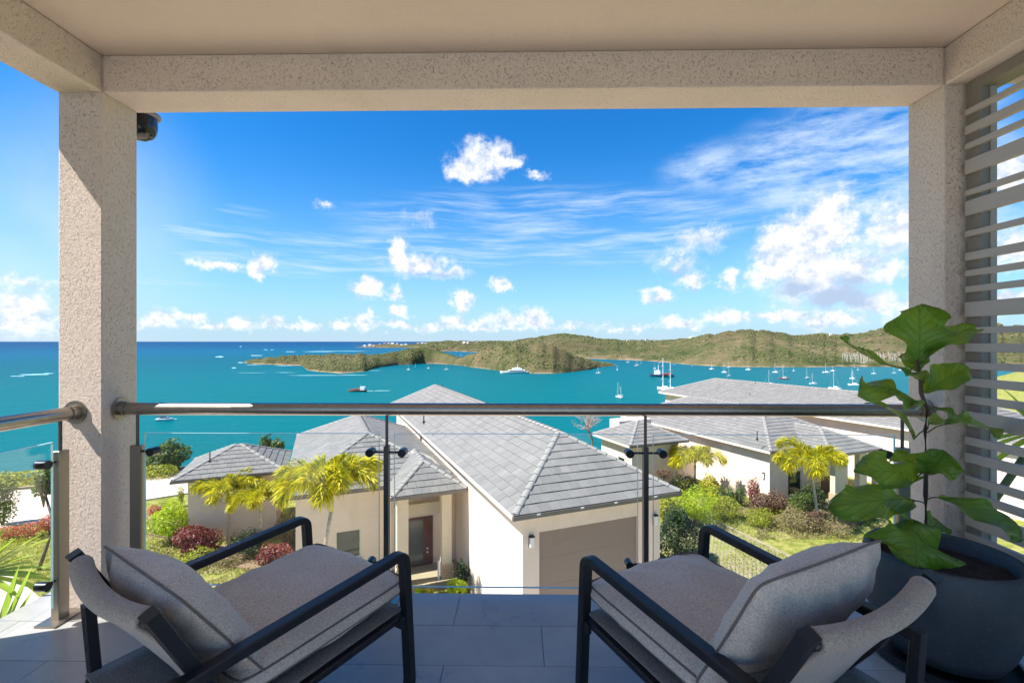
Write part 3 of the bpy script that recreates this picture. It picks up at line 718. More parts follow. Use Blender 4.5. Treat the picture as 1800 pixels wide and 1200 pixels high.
def fig():
    t = empty('fiddle_leaf_fig', (PX, PY, .43)); tag(t, 'fiddle leaf fig with broad green leaves growing in the dark planter', 'plant')
    inv = Matrix.Translation((-PX, -PY, -.43))
    def P(px, py, dy=0): return aty(px, py, PY+dy)
    st = [P(1624, 985), P(1628, 930), P(1627, 870), P(1628, 810), P(1626, 755), P(1630, 722), P(1619, 690), P(1617, 655), P(1612, 632)]
    MB().tube([inv @ p for p in st], [.0105, .010, .0095, .0085, .0075, .007, .009, .0065, .005], 10).build('stem', STEM, t, True)
    MB().tube([inv @ P(1634, 985, .03), inv @ P(1627, 915, .01)], [.007, .006], 8).build('stem', STEM, t, True)
    # (stem pt, leaf base, leaf tip, dy base, dy tip, width m, normal, curl, fold, wave)
    cn = (0, -1, .15)
    WV = 1.2
    LV = [((1614,640),(1615,640),(1616,534),0,.03,.37,(-.12,-1,.05),.15,.10,.8),
      ((1616,640),(1625,626),(1716,573),0,.10,.20,(-.35,-.55,1),.35,.35,.6),
      ((1612,642),(1600,652),(1474,592),0,-.10,.17,(.25,-.55,1),-.45,.25,.4),
      ((1619,672),(1612,655),(1596,622),0,.12,.15,(-.4,-.9,.5),.4,.2,.4),
      ((1619,675),(1622,672),(1590,655),0,-.18,.14,(-.2,-.4,1),.5,.3,.4),
      ((1620,690),(1624,690),(1704,645),0,-.05,.20,(-.5,-.75,.9),.5,.25,.5),
      ((1624,722),(1615,712),(1508,682),0,-.14,.25,(.1,-.62,1),.75,-.15,.8),
      ((1626,755),(1606,772),(1519,706),0,-.08,.10,(.5,-.2,1),.9,.45,.3),
      ((1632,722),(1645,715),(1702,752),0,-.12,.15,(.35,-.7,1),.5,.2,.5),
      ((1630,760),(1660,745),(1750,768),0,.12,.18,(.2,-.45,1),1.0,.2,.4),
      ((1630,755),(1633,745),(1665,738),0,.12,.11,(.1,-.5,1),.4,.2,.3),
      ((1628,830),(1612,838),(1500,828),0,-.10,.22,(.35,-.95,.75),.7,.1,.9),
      ((1628,832),(1632,832),(1662,792),0,-.10,.24,(-.35,-1,.6),.5,.3,.6),
      ((1628,835),(1620,832),(1580,792),0,.10,.25,(.1,-.8,.6),.5,.1,.6),
      ((1627,885),(1606,880),(1452,892),0,-.26,.22,(.15,-.95,.8),.55,-.1,.7),
      ((1628,878),(1650,874),(1802,950),0,-.10,.21,(.1,-.85,1),.8,.15,.5),
      ((1627,930),(1600,912),(1611,998),-.04,-.17,.44,(-.05,-.85,.55),.5,-.12,.7),
      ((1626,925),(1600,922),(1545,886),0,-.16,.13,(.5,-.5,.8),.3,.5,.3),
      ((1627,935),(1632,930),(1650,915),0,.10,.16,(.1,-.8,.7),.4,.2,.4)]
    for i, (s_, b0, tp, d0, d1, wd, nr, cu, fo, wv) in enumerate(LV):
        B = P(b0[0], b0[1], d0); Tp = P(tp[0], tp[1], d1); Sx = P(*s_)
        L = (Tp-B).length*(1.0+.035*abs(cu)**2)
        # rotate up so the chord meets the tip despite the curl
        M = orient(B, Tp, nr)
        M = M @ Matrix.Rotation(cu/2, 4, 'X')
        o = link('leaf', leafmesh(L, wd, cu, fo, wv*WV, i*1.9), t); o.matrix_local = inv @ M
        mb = MB(); tipd = M.to_3x3() @ Vector((0, 1, 0))
        mb.tube([inv @ Sx, inv @ ((Sx+B)/2+Vector((0, 0, .006))), inv @ B, inv @ (B+tipd*.03)], [.0035, .003, .0028, .002], 6).build('petiole', GSTEM, t, True)
fig()

# =================================================================== TERRAIN, SEA
SEAZ = H-45.0
def zr(v): return H+v
GZ = zr(-9.8)
def edge_y(x):
    return float(np.interp(x, [-200, -40, -25, -12, 0, 7, 14, 30, 70, 100, 200], [31, 32.5, 37.5, 39, 40, 42, 58, 60, 80, 97, 110]))
def gz(x, y):
    e = edge_y(x); z = GZ
    z += .35*max(0, min(1, (x-14)/20))*0
    if y > e: z -= (y-e)*.62+.8*min(1, (y-e)/3)
    if y > 8: z += .05*mnoise.noise(Vector((x*.25, y*.25, 0)))
    z = max(z, SEAZ-6)
    if x > 34: z += min(5, (x-34)*.06)*(1 if y < e else 0)
    return z
def build_ground():
    xs = np.concatenate([np.arange(-150, -40, 5.), np.arange(-40, 60, 1.), np.arange(60, 260, 5.)])
    ys = np.concatenate([np.arange(-12, 60, 1.), np.arange(60, 190, 3.)])
    V = [(x, y, gz(x, y)) for y in ys for x in xs]; n = len(xs)
    Fq = [(j*n+i, j*n+i+1, (j+1)*n+i+1, (j+1)*n+i) for j in range(len(ys)-1) for i in range(n-1)]
    tag(link('ground', npmesh('ground', V, Fq, GROUND, True)), kind='structure')
build_ground()
tag(MB().poly([(-150000, -20000, SEAZ), (150000, -20000, SEAZ), (150000, 200000, SEAZ), (-150000, 200000, SEAZ)], [(0, 1, 2, 3)]).build('sea', SEA), kind='structure')
def sheet(name, pix, z, m, kind='structure', **kw):
    P = [atz(x, y, z) for x, y in pix]
    o = MB().poly([p+Vector((0, 0, kw.get('dz', 0))) for p in P], [tuple(range(len(P)))[::-1]]).build(name, m); tag(o, kind=kind); return o
def slab(name, P, z0, z1, m, kind='structure'):
    n = len(P); v = [(p[0], p[1], z0) for p in P]+[(p[0], p[1], z1) for p in P]
    a = sum(P[i][0]*P[(i+1) % n][1]-P[(i+1) % n][0]*P[i][1] for i in range(n))
    f = [tuple(range(n))[::-1], tuple(range(n, 2*n))]+[(i, (i+1) % n, n+(i+1) % n, n+i) for i in range(n)]
    if a < 0: f = [q[::-1] for q in f]
    return tag(MB().poly(v, f).build(name, m), kind=kind)
def pg(px, py, dz=0): return atz(px, py, GZ+dz)
road = slab('road', [pg(-500, 885), pg(0, 866), pg(95, 858), pg(180, 843), pg(255, 835), pg(330, 826), pg(420, 822), pg(420, 850), pg(330, 868), pg(255, 880), pg(180, 897), pg(95, 920), pg(0, 930), pg(-500, 975)], GZ-.2, GZ+.085, CONC)
def strip(name, pts, w, z1, m, z0=None):
    mb = MB()
    for a, b in zip(pts, pts[1:]):
        d = (b-a); d.z = 0; L = d.length; d.normalize(); n = Vector((-d.y, d.x, 0))*w/2; k = max(1, int(L/1.0))
        for i in range(k):
            p = a+d*(L*i/k+.008); q = a+d*(L*(i+1)/k-.008); c = [p-n, q-n, q+n, p+n]
            base = [(v.x, v.y, (z0 or GZ-.2)) for v in c]+[(v.x, v.y, z1) for v in c]
            mb.poly(base, [(0,3,2,1),(4,5,6,7),(0,1,5,4),(1,2,6,5),(2,3,7,6),(3,0,4,7)])
    return tag(mb.build(name, m), kind='structure')
strip('kerb', [pg(-500, 883), pg(0, 864), pg(95, 856), pg(180, 841), pg(255, 833), pg(330, 824), pg(420, 820)], .18, GZ+.20, KERB)
K0 = pg(1240, 908); K1 = pg(1500, 1032)
strip('kerb', [K0, K1], .16, GZ+.07, KERB)
slab('path', [pg(-60, 1020), pg(20, 1010), pg(100, 1080), pg(150, 1130), pg(-60, 1200)], GZ-.2, GZ+.09, CONC)
slab('forecourt', [(-12, 2.5), (9.5, 2.5), (9.5, 6), (7.2, 15.0), (5.8, 14.9), (.2, 12.6), (-1.2, 15.5), (-3.5, 18.2), (-4.5, 17.0), (-12, 14)], GZ-.2, GZ+.08, mat('pale_paving', rough=.9, fn=f_conc((.56, .47, .37), (.64, .55, .44))))  # mostly unseen paving, added to bounce warm light onto the garage front
# paved driveway of small grass-jointed pavers
def pavers():
    d = (K1-K0); d.z = 0; L = d.length; d.normalize(); n = Vector((d.y, -d.x, 0))
    if n.x > 0: n = -n
    V = []; Fq = []; rnd = random.Random(5); r = 0; s = .14
    while s < 6.2:
        t = (.11 if r % 2 else 0)
        while t < L+3:
            if rnd.random() > .05:
                c = K0+d*t+n*(s+.0); hw = .086; hd = .040; z = GZ+.025+rnd.uniform(-.012, .008); b = len(V)
                for q in ((-1, -1), (1, -1), (1, 1), (-1, 1)):
                    p = c+d*(q[0]*hw)+n*(q[1]*hd); V.append((p.x, p.y, GZ-.05))
                for q in ((-1, -1), (1, -1), (1, 1), (-1, 1)):
                    p = c+d*(q[0]*hw*.94)+n*(q[1]*hd*.90); V.append((p.x, p.y, z))
                for f in ((4,5,6,7),(0,1,5,4),(1,2,6,5),(2,3,7,6),(3,0,4,7)): Fq.append(tuple(b+i for i in f))
            t += .225
        s += .118; r += 1
    tag(link('driveway_pavers', npmesh('driveway_pavers', V, Fq, PAVER)), kind='stuff')
pavers()
# mulch beds
def bed(pts, nm='planting_bed'):
    return slab(nm, [pg(*p) for p in pts], GZ-.1, GZ+.06, MULCH)
bed([(1165, 900), (1215, 888), (1290, 900), (1345, 912), (1420, 930), (1480, 930), (1560, 905), (1500, 885), (1360, 880), (1200, 870), (1165, 880)])
bed([(330, 985), (430, 1000), (520, 1010), (640, 1010), (560, 975), (440, 962), (340, 958)])
bed([(250, 905), (330, 900), (345, 930), (320, 950), (262, 940)])

# grass tufts on the lawns
def tufts():
    rng = np.random.default_rng(3); N = 26000
    reg = [((1180, 925), (1560, 1100)), ((0, 930), (330, 1060)), ((330, 965), (520, 1030)), ((0, 842), (300, 866)), ((240, 812), (310, 834))]
    wts = [.46, .30, .08, .10, .06]; P = []
    for (a, b), w in zip(reg, wts):
        for _ in range(int(N*w)):
            p = atz(rng.uniform(a[0], b[0]), rng.uniform(a[1], b[1]), GZ)
            if mnoise.noise(Vector((p.x*.5, p.y*.5, 2))) > -.25: P.append((p.x, p.y, gz(p.x, p.y)-.01))
    P = np.array(P); n = len(P); V = []; ang = rng.uniform(0, 6.28, (n, 3)); hh = rng.uniform(.05, .13, (n, 3)); ln = rng.uniform(.2, .9, (n, 3))
    for k in range(3):
        a = ang[:, k]; w = .014; h = hh[:, k]; l = ln[:, k]*h
        ca, sa = np.cos(a), np.sin(a)
        V += [np.stack([P[:, 0]-sa*w, P[:, 1]+ca*w, P[:, 2]], 1), np.stack([P[:, 0]+sa*w, P[:, 1]-ca*w, P[:, 2]], 1), np.stack([P[:, 0]+ca*l, P[:, 1]+sa*l, P[:, 2]+h], 1)]
    Vv = np.stack(V, 1).reshape(-1, 3); Fq = np.arange(len(Vv)).reshape(-1, 3)
    tag(link('grass', npmesh('grass', Vv, Fq, GRASSB)), 'short patchy lawn grass round the villas', 'grass', kind='stuff')
tufts()

# ------------------------------------------------------------------ far land
def mass(name, tab, m, seed, dpx=3.0, nd=46, bumps=3.0, bush=0, bsz=(2.2, 4.5), dmul=1.0):
    """tab rows: px, shore depth, crest depth, far depth, silhouette py. A real height field at its real distance."""
    A = np.array(tab, float)
    def H_(px, s):                      # s 0..1 near shore -> far shore
        dn, dc, df, sy = (np.interp(px, A[:, 0], A[:, i]) for i in (1, 2, 3, 4))
        hc = 45+(600-sy)/F*dc
        t = dn+(df-dn)*s; f = (dc-dn)/(df-dn)
        up = np.clip(s/f, 0, 1); dwn = np.clip((1-s)/(1-f), 0, 1)
        prof = np.where(s < f, np.sin(up*math.pi/2)**.85, np.sin(dwn*math.pi/2)**.8)
        e = np.clip(np.minimum((px-A[0, 0])/18, (A[-1, 0]-px)/18), 0, 1)**.5
        return t, hc*prof*e
    def PT(px, s, extra=True):
        t, h = H_(px, s); d = ray(px, 600); x, y = d.x*t, d.y*t
        sc = 1.0/max(60, t*.09)
        q = Vector((x*sc, y*sc, seed))
        n = mnoise.fractal(q, .9, 2.1, 5)*.16*h+mnoise.noise(q*6)*bumps*min(1, h/8)
        n -= abs(mnoise.noise(q*2.3+Vector((3, 1, 0))))*.22*h*(1-abs(2*s-1))
        z = max(h+n*.9, -1.5 if h < .6 else min(h, 1.2))
        return x, y, SEAZ+z-(.8 if h < .5 else 0)
    pxs = np.arange(A[0, 0], A[-1, 0]+dpx, dpx); ss = (np.linspace(0, 1, nd)**1.15)
    V = [PT(float(p), float(s)) for p in pxs for s in ss]; n = nd
    V = [(x, y, z if (i % n) not in (0, n-1) else SEAZ-2.) for i, (x, y, z) in enumerate(V)]
    Fq = [(i*n+j, (i+1)*n+j, (i+1)*n+j+1, i*n+j+1) for i in range(len(pxs)-1) for j in range(n-1)]
    tag(link(name, npmesh(name, V, Fq, m, True)), kind='structure')
    if bush:
        rng = random.Random(seed); t_ = (1+5**.5)/2
        ico = [(-1,t_,0),(1,t_,0),(-1,-t_,0),(1,-t_,0),(0,-1,t_),(0,1,t_),(0,-1,-t_),(0,1,-t_),(t_,0,-1),(t_,0,1),(-t_,0,-1),(-t_,0,1)]
        ico = np.array(ico)/1.9
        fc = np.array([(0,11,5),(0,5,1),(0,1,7),(0,7,10),(0,10,11),(1,5,9),(5,11,4),(11,10,2),(10,7,6),(7,1,8),(3,9,4),(3,4,2),(3,2,6),(3,6,8),(3,8,9),(4,9,5),(2,4,11),(6,2,10),(8,6,7),(9,8,1)])
        Vs = []; Fs = []
        for _ in range(bush):
            p = rng.uniform(A[0, 0]+4, A[-1, 0]-4); f = rng.random()**1.3*.9+.02
            x, y, z = PT(p, f)
            if z < SEAZ+1.6 or mnoise.noise(Vector((x*.012, y*.012, seed))) < -.16: continue
            d = math.hypot(x, y); w = rng.uniform(*bsz)*dmul*max(1, d/1000)
            hgt = w*rng.uniform(.5, .85)
            a = rng.random()*6.28; ca, sa = math.cos(a), math.sin(a)
            jit = np.array([[rng.uniform(.7, 1.25)] for _ in range(12)])
            q = ico*jit*np.array([w*rng.uniform(.8, 1.6), w, hgt])
            q = np.stack([q[:, 0]*ca-q[:, 1]*sa+x, q[:, 0]*sa+q[:, 1]*ca+y, q[:, 2]+z+hgt*.2], 1)
            Fs.append(fc+12*len(Vs)); Vs.append(q)
        tag(link('scrub', npmesh('scrub', np.concatenate(Vs), np.concatenate(Fs), HBUSH)), 'low green and olive scrub covering the hills across the bay', 'scrub', kind='stuff')
def dz_(y): return 37350/(y-599.5)
pen = [(428,dz_(637.5),1010,1080,636),(440,dz_(639),1010,1120,633),(470,dz_(640),1030,1160,629),(500,dz_(641),1030,1180,626.5),(530,dz_(642),1020,1190,624.5),(540,dz_(650),960,1190,624),
       (560,dz_(653),930,1190,623.5),(600,dz_(656),900,1190,623),(640,dz_(653),900,1180,621.5),(668,dz_(645),930,1200,622.5),(700,dz_(641),980,1250,617.5),(725,dz_(640),980,1250,613),(745,dz_(638.5),990,1270,611),
       (765,dz_(638.5),990,1270,614),(790,dz_(640),950,1200,624),(812,dz_(642),900,1150,629),(830,dz_(645),860,1150,624),(848,dz_(647),820,1150,615),(870,dz_(650),800,1150,607),(890,dz_(653),780,1150,603.5),
       (908,dz_(654.5),780,1150,602.5),(922,dz_(655),780,1150,608),(940,dz_(656),780,1150,604),(955,dz_(656),780,1150,602.5),(972,dz_(656),780,1150,606.5),(990,dz_(655),780,1120,615),(1010,dz_(653),790,1100,624),
       (1035,dz_(649.5),820,1050,633),(1055,dz_(645),860,1000,638),(1084,dz_(642),885,940,640.5)]
mass('peninsula', pen, HILL, 3, 2.5, 44, 3.0, 12000, (.7, 1.9), .85)
far = [(735,2200,3000,3600,605),(760,2150,3000,3800,600.5),(800,2150,3000,3800,599),(850,1900,3000,3900,599.5),(900,1500,2900,3900,598),(930,1400,2700,3700,595),(960,1350,2600,3600,590),(990,1300,2600,3600,587.5),(1020,1250,2600,3600,588.5),
       (1050,1200,2600,3600,593),(1075,dz_(631.5),2500,3500,596),(1120,dz_(633),2300,3300,598),(1160,dz_(635.5),2200,3200,598.5),(1185,dz_(638),2000,3000,598),(1210,dz_(640.5),1800,2800,594),(1235,dz_(642),1550,2500,586.5),
       (1265,dz_(643.5),1450,2400,582.5),(1300,dz_(644.5),1400,2400,580.5),(1340,dz_(645),1400,2400,582),(1370,dz_(645),1450,2400,585.5),(1420,dz_(645),1500,2500,588),(1460,dz_(644.5),1650,2600,588),(1500,dz_(644.5),1800,2800,583),
       (1550,dz_(644.5),1900,2900,578),(1600,dz_(645),1900,2900,576),(1700,dz_(648),1900,2900,574),(1760,dz_(650),1900,2900,572),(1840,dz_(652),1900,2900,578),(1990,dz_(655),1900,2900,580)]
mass('hills', far, HILL, 8, 4.0, 60, 4.0, 22000, (.8, 2.3), .95)
strip_ = [(625,3600,3750,3950,608.5),(650,3500,3750,4000,606),(690,3400,3700,4000,603.5),(715,3400,3700,4000,604.5),(760,3400,3700,4000,603),(800,3400,3800,4300,601)]
mass('headland', strip_, HILL, 12, 4.0, 18, 3.0)
back = [(1020,4500,5200,5800,600),(1100,4500,5200,5800,597),(1200,4500,5200,5800,596.5),(1380,4500,5200,5800,590),(1420,4500,5200,5800,586.5),(1445,4500,5200,5800,584.5),(1480,4500,5200,5800,587),(1600,4500,5200,5800,590)]
mass('far_hills', back, HILL, 15, 6.0, 16, 3.0)

# foam and wakes
def foam(lst, label, cat='foam'):
    mb = MB(); rnd = random.Random(4)
    for (px, py, hw, hh) in lst:
        n = 20; pts = []
        for k in range(n):
            a = 2*math.pi*k/n; r = rnd.uniform(.55, 1.1)
            p = atz(px+hw*math.cos(a)*r, py+hh*math.sin(a)*r, SEAZ+.12); pts.append(p)
        mb.poly(pts, [tuple(range(n))[::-1]])
    return tag(mb.build('foam', FOAM), label, cat, kind='stuff')
foam([(62,658,36,1.1),(30,661,16,.6),(85,656,12,.7),(385,627,9,1.2),(450,624.6,14,.7),(467,614.6,5,.5),(478,614.5,4,.4),(510,618,9,.5),(560,617.8,32,.5),(600,617,50,.35),(423,637,6,.9),(411,646.5,5,1.0),(423,609,2,.7),
      (500,654.5,20,.35),(560,659.5,55,.45),(620,659,30,.4),(660,651,14,.3),(445,641.3,14,.4),(500,642.6,18,.35),(440,655,30,.25)], 'white surf breaking over the reef and along the shore')
foam([(668,686.5,26,.5),(650,686.8,10,.8),(305,736,8,.8)], 'white wake trailing behind the moving boats', 'wake')

# =================================================================== VILLAS
TH = R(23); U = Vector((math.cos(TH), math.sin(TH), 0)); VV = Vector((-math.sin(TH), math.cos(TH), 0))
class Fr:
    def __init__(s, o): s.o = Vector((o[0], o[1], 0))
    def p(s, a, b, z): q = s.o+U*a+VV*b; return Vector((q.x, q.y, z))
    def front(s, px, py, b):          # ray meets the vertical plane b
        d = ray(px, py); d2 = Vector((d.x, d.y, 0)); t = (s.o+VV*b).dot(VV)/d2.dot(VV)
        q = d2*t-s.o; return q.dot(U), H+d.z*t
    def side(s, px, py, a):
        d = ray(px, py); d2 = Vector((d.x, d.y, 0)); t = (s.o+U*a).dot(U)/d2.dot(U)
        q = d2*t-s.o; return q.dot(VV), H+d.z*t
    def box(s, mb, a0, a1, b0, b1, z0, z1):
        p = [s.p(a, b, z) for z in (z0, z1) for b in (b0, b1) for a in (a0, a1)]
        return mb.poly(p, [(0,2,3,1),(4,5,7,6),(0,1,5,4),(2,6,7,3),(0,4,6,2),(1,3,7,5)])
def clip(poly, n, c):       # keep n.p<=c
    out = []
    for i in range(len(poly)):
        a = poly[i]; b = poly[(i+1) % len(poly)]; da = n[0]*a[0]+n[1]*a[1]-c; db = n[0]*b[0]+n[1]*b[1]-c
        if da <= 0: out.append(a)
        if (da < 0 < db) or (db < 0 < da):
            t = da/(da-db); out.append((a[0]+(b[0]-a[0])*t, a[1]+(b[1]-a[1])*t))
    return out
CAMP = Vector((0, 0, H))
TILES = {}      # villa -> list of (distance, verts, faces, roof part)
def roof(fr, villa, name, a0, a1, b0, b1, e, pitch, over=.42, skip=(), gut=True, course=.335, tw=.33, cut=None):
    """hip roof with its own tiles; returns its part object"""
    la, lb = a1-a0, b1-b0; alongb = lb >= la; h = min(la, lb)/2; r = e+h*pitch
    if alongb: R0, R1 = (a0+h, b0+h), (a0+h, b1-h)
    else: R0, R1 = (a0+h, b0+h), (a1-h, b0+h)
    c = [(a0, b0), (a1, b0), (a1, b1), (a0, b1)]
    if alongb: planes = {'front': [c[0], c[1], R0], 'right': [c[1], c[2], R1, R0], 'back': [c[2], c[3], R1], 'left': [c[3], c[0], R0, R1]}
    else: planes = {'front': [c[0], c[1], R1, R0], 'right': [c[1], c[2], R1], 'back': [c[2], c[3], R0, R1], 'left': [c[3], c[0], R0]}
    mb = MB()
    for k, pl in planes.items():
        mb.poly([fr.p(p[0], p[1], e if i < 2 else r) for i, p in enumerate(pl)], [tuple(range(len(pl)))])
    mb.poly([fr.p(x, y, e-.16) for x, y in c], [(3, 2, 1, 0)])
    for i in range(4):
        A, B = c[i], c[(i+1) % 4]
        mb.poly([fr.p(A[0], A[1], e-.16), fr.p(B[0], B[1], e-.16), fr.p(B[0], B[1], e), fr.p(A[0], A[1], e)], [(0, 1, 2, 3)])
    ob = mb.build(name, FASC, villa)
    if gut:
        g = MB(); fr.box(g, a0-.09, a1+.05, b0-.10, b0-.004, e-.135, e-.02); g.build('gutter', GUT, villa)
    g = MB(); fr.box(g, a0-.05, a0-.004, b0+.0, b1, e-.17, e+.005); g.build('fascia', FASC, villa)
    lst = TILES.setdefault(villa.name, (villa, []))[1]
    for k, pl in planes.items():
        if k in skip: continue
        P = [fr.p(p[0], p[1], e if i < 2 else r) for i, p in enumerate(pl)]
        sx = (P[1]-P[0]).normalized(); nrm = sx.cross(P[2]-P[1]).normalized()
        if nrm.z < 0: nrm = -nrm
        ty = nrm.cross(sx).normalized()
        if ty.z < 0: ty = -ty
        q2 = [((p-P[0]).dot(sx), (p-P[0]).dot(ty)) for p in P]
        tm = max(q[1] for q in q2); L = q2[1][0]; ec = []
        for i in range(len(q2)):
            A, B = q2[i], q2[(i+1) % len(q2)]; n = ((B[1]-A[1]), -(B[0]-A[0])); l = math.hypot(*n); n = (n[0]/l, n[1]/l); ec.append((n, n[0]*A[0]+n[1]*A[1]))
        rw = 0; t0 = -.05
        while t0 < tm:
            x = -.2-(tw/2 if rw % 2 else 0)+random.uniform(-.01, .01)
            while x < L:
                rect = [(x+.004, t0), (x+tw-.004, t0), (x+tw-.004, t0+course+.03), (x+.004, t0+course+.03)]
                pp = rect
                for (n, cc) in (ec[1:] if True else ec):
                    pp = clip(pp, n, cc)
                    if len(pp) < 3: break
                if len(pp) >= 3 and max(p[0] for p in pp)-min(p[0] for p in pp) > .03:
                    lift = random.uniform(-.003, .005); m = len(pp); vs = []
                    for (xx, tt) in pp:
                        hgt = .010+.030*(1-(tt-t0)/(course+.03))+lift+.004; vs.append(P[0]+sx*xx+ty*tt+nrm*hgt)
                    for (xx, tt) in pp: vs.append(P[0]+sx*xx+ty*tt+nrm*.001)
                    fs = [tuple(range(m))]+[(i, m+i, m+(i+1) % m, (i+1) % m) for i in range(m)]
                    cen = sum((v for v in vs[:m]), Vector())/m
                    if cut is None or not cut(cen): lst.append([(cen-CAMP).length*(1 if k in ('front', 'left') else 2.2), vs, fs, ob])
                x += tw
            t0 += course; rw += 1
    # hip and ridge caps
    def caps(A, B, nm='ridge_tile'):
        d = B-A; L = d.length; d.normalize(); sd = d.cross(Vector((0, 0, 1))).normalized(); up = sd.cross(d).normalized(); n = int(L/.36)
        out = []
        for i in range(n):
            s0 = A+d*(L*i/n-.01)+up*.03; s1 = A+d*(L*(i+1)/n+.03)+up*.012; vs = []; fs = []
            for (pp, rr) in ((s0, .115), (s1, .095)):
                for k in range(7):
                    a = math.pi*k/6; vs.append(pp+sd*(math.cos(a)*rr)+up*(math.sin(a)*rr*.62-.02))
            for k in range(6): fs.append((k, k+1, 8+k, 7+k))
            fs.append(tuple(range(7))[::-1]); out.append([vs, fs])
        return out
    segs = [(fr.p(*c[0], e), fr.p(*R0, r)), (fr.p(*c[1], e), fr.p(*(R0 if alongb else R1), r)), (fr.p(*R0, r), fr.p(*R1, r)), (fr.p(*c[3], e), fr.p(*(R1 if alongb else R0), r)), (fr.p(*c[2], e), fr.p(*R1, r))]
    far_ = MB(); nn = 0
    for A, B in segs:
        if (B-A).length < .2: continue
        for vs, fs in caps(A, B):
            if cut is not None and cut(vs[3]): continue
            if (vs[0]-CAMP).length < 22 and nn < 90:
                MB().poly(vs, fs).build('ridge_tile', CAPM, ob, True, 40); nn += 1
            else: far_.poly(vs, fs)
    if far_.v: tag(far_.build('ridge_tiles', CAPM, ob), kind='stuff')
    return ob, r
def flush_tiles(villa, n_single):
    lst = TILES[villa.name][1]; lst.sort(key=lambda q: q[0])
    for q in lst[:n_single]: MB().poly(q[1], q[2]).build('tile', ROOF, q[3])
    by = {}
    for q in lst[n_single:]: by.setdefault(q[3].name, (q[3], MB()))[1].poly(q[1], q[2])
    for o, mb in by.values(): tag(mb.build('roof_tiles', ROOF, o), kind='stuff')
    for ch in villa.children: ch.matrix_parent_inverse = Matrix.Translation(-villa.location)
def walls(fr, villa, a0, a1, b0, b1, z0, z1, m=WALLW, th=.22, openf=(), opens=()):
    """four walls as separate parts; openings (lo,hi,z0,z1) in front / left wall"""
    def run(nm, lo, hi, ops, boxer):
        mb = MB(); cur = lo
        for (x0, x1, y0, y1) in sorted(ops):
            boxer(mb, cur, x0, z0, z1)
            if y0 > z0: boxer(mb, x0, x1, z0, y0)
            if y1 < z1: boxer(mb, x0, x1, y1, z1)
            cur = x1
        boxer(mb, cur, hi, z0, z1); return mb.build('wall', nm, villa)
    run(m, a0, a1, openf, lambda mb, x0, x1, y0, y1: fr.box(mb, x0, x1, b0, b0+th, y0, y1))
    run(m, b0+th, b1, opens, lambda mb, x0, x1, y0, y1: fr.box(mb, a0, a0+th, x0, x1, y0, y1))
    mb = MB(); fr.box(mb, a1-th, a1, b0+th, b1, z0, z1); mb.build('wall', m, villa)
    mb = MB(); fr.box(mb, a0+th, a1-th, b1-th, b1, z0, z1); mb.build('wall', m, villa)
def window(fr, villa, a0, a1, z0, z1, b, side=False, depth=.10):
    f = MB(); w = .06
    def bx(mb, x0, x1, d0, d1, y0, y1):
        if side: fr.box(mb, b+d0, b+d1, x0, x1, y0, y1)
        else: fr.box(mb, x0, x1, b+d0, b+d1, y0, y1)
    bx(f, a0, a0+w, .03, .09, z0, z1); bx(f, a1-w, a1, .03, .09, z0, z1); bx(f, a0+w, a1-w, .03, .09, z0, z0+w); bx(f, a0+w, a1-w, .03, .09, z1-w, z1)
    o = f.build('window', WFRAME, villa)
    g = MB(); bx(g, a0+w, a1-w, .055, .065, z0+w, z1-w); g.build('pane', WGLASS, o)
    sl = MB(); bx(sl, a0-.08, a1+.08, -.05, .03, z0-.08, z0-.002); sl.build('sill', WFRAME, o); return o
def wall_lamp(fr, villa, a, z, b, side=False):
    m = MB()
    def bx(mb, x0, x1, d0, d1, y0, y1):
        if side: fr.box(mb, b-d1, b-d0, x0, x1, y0, y1)
        else: fr.box(mb, x0, x1, b-d1, b-d0, y0, y1)
    bx(m, a-.07, a+.07, .001, .03, z-.17, z+.17); bx(m, a-.075, a+.075, .001, .13, z+.13, z+.17)
    o = m.build('wall_lamp', LAMPB, villa); g = MB(); bx(g, a-.055, a+.055, .031, .11, z-.16, z+.125); g.build('lamp_glass', LAMPG, o)
def vent(villa, p, hgt=.45, slope=None):
    m = MB().tube([p+Vector((0, 0, -.1)), p+Vector((0, 0, hgt))], .028, 8); m.tube([p+Vector((0, 0, -.02)), p+Vector((0, 0, .05))], .07, 10)
    m.build('vent_pipe', LAMPB, villa, True, 40)

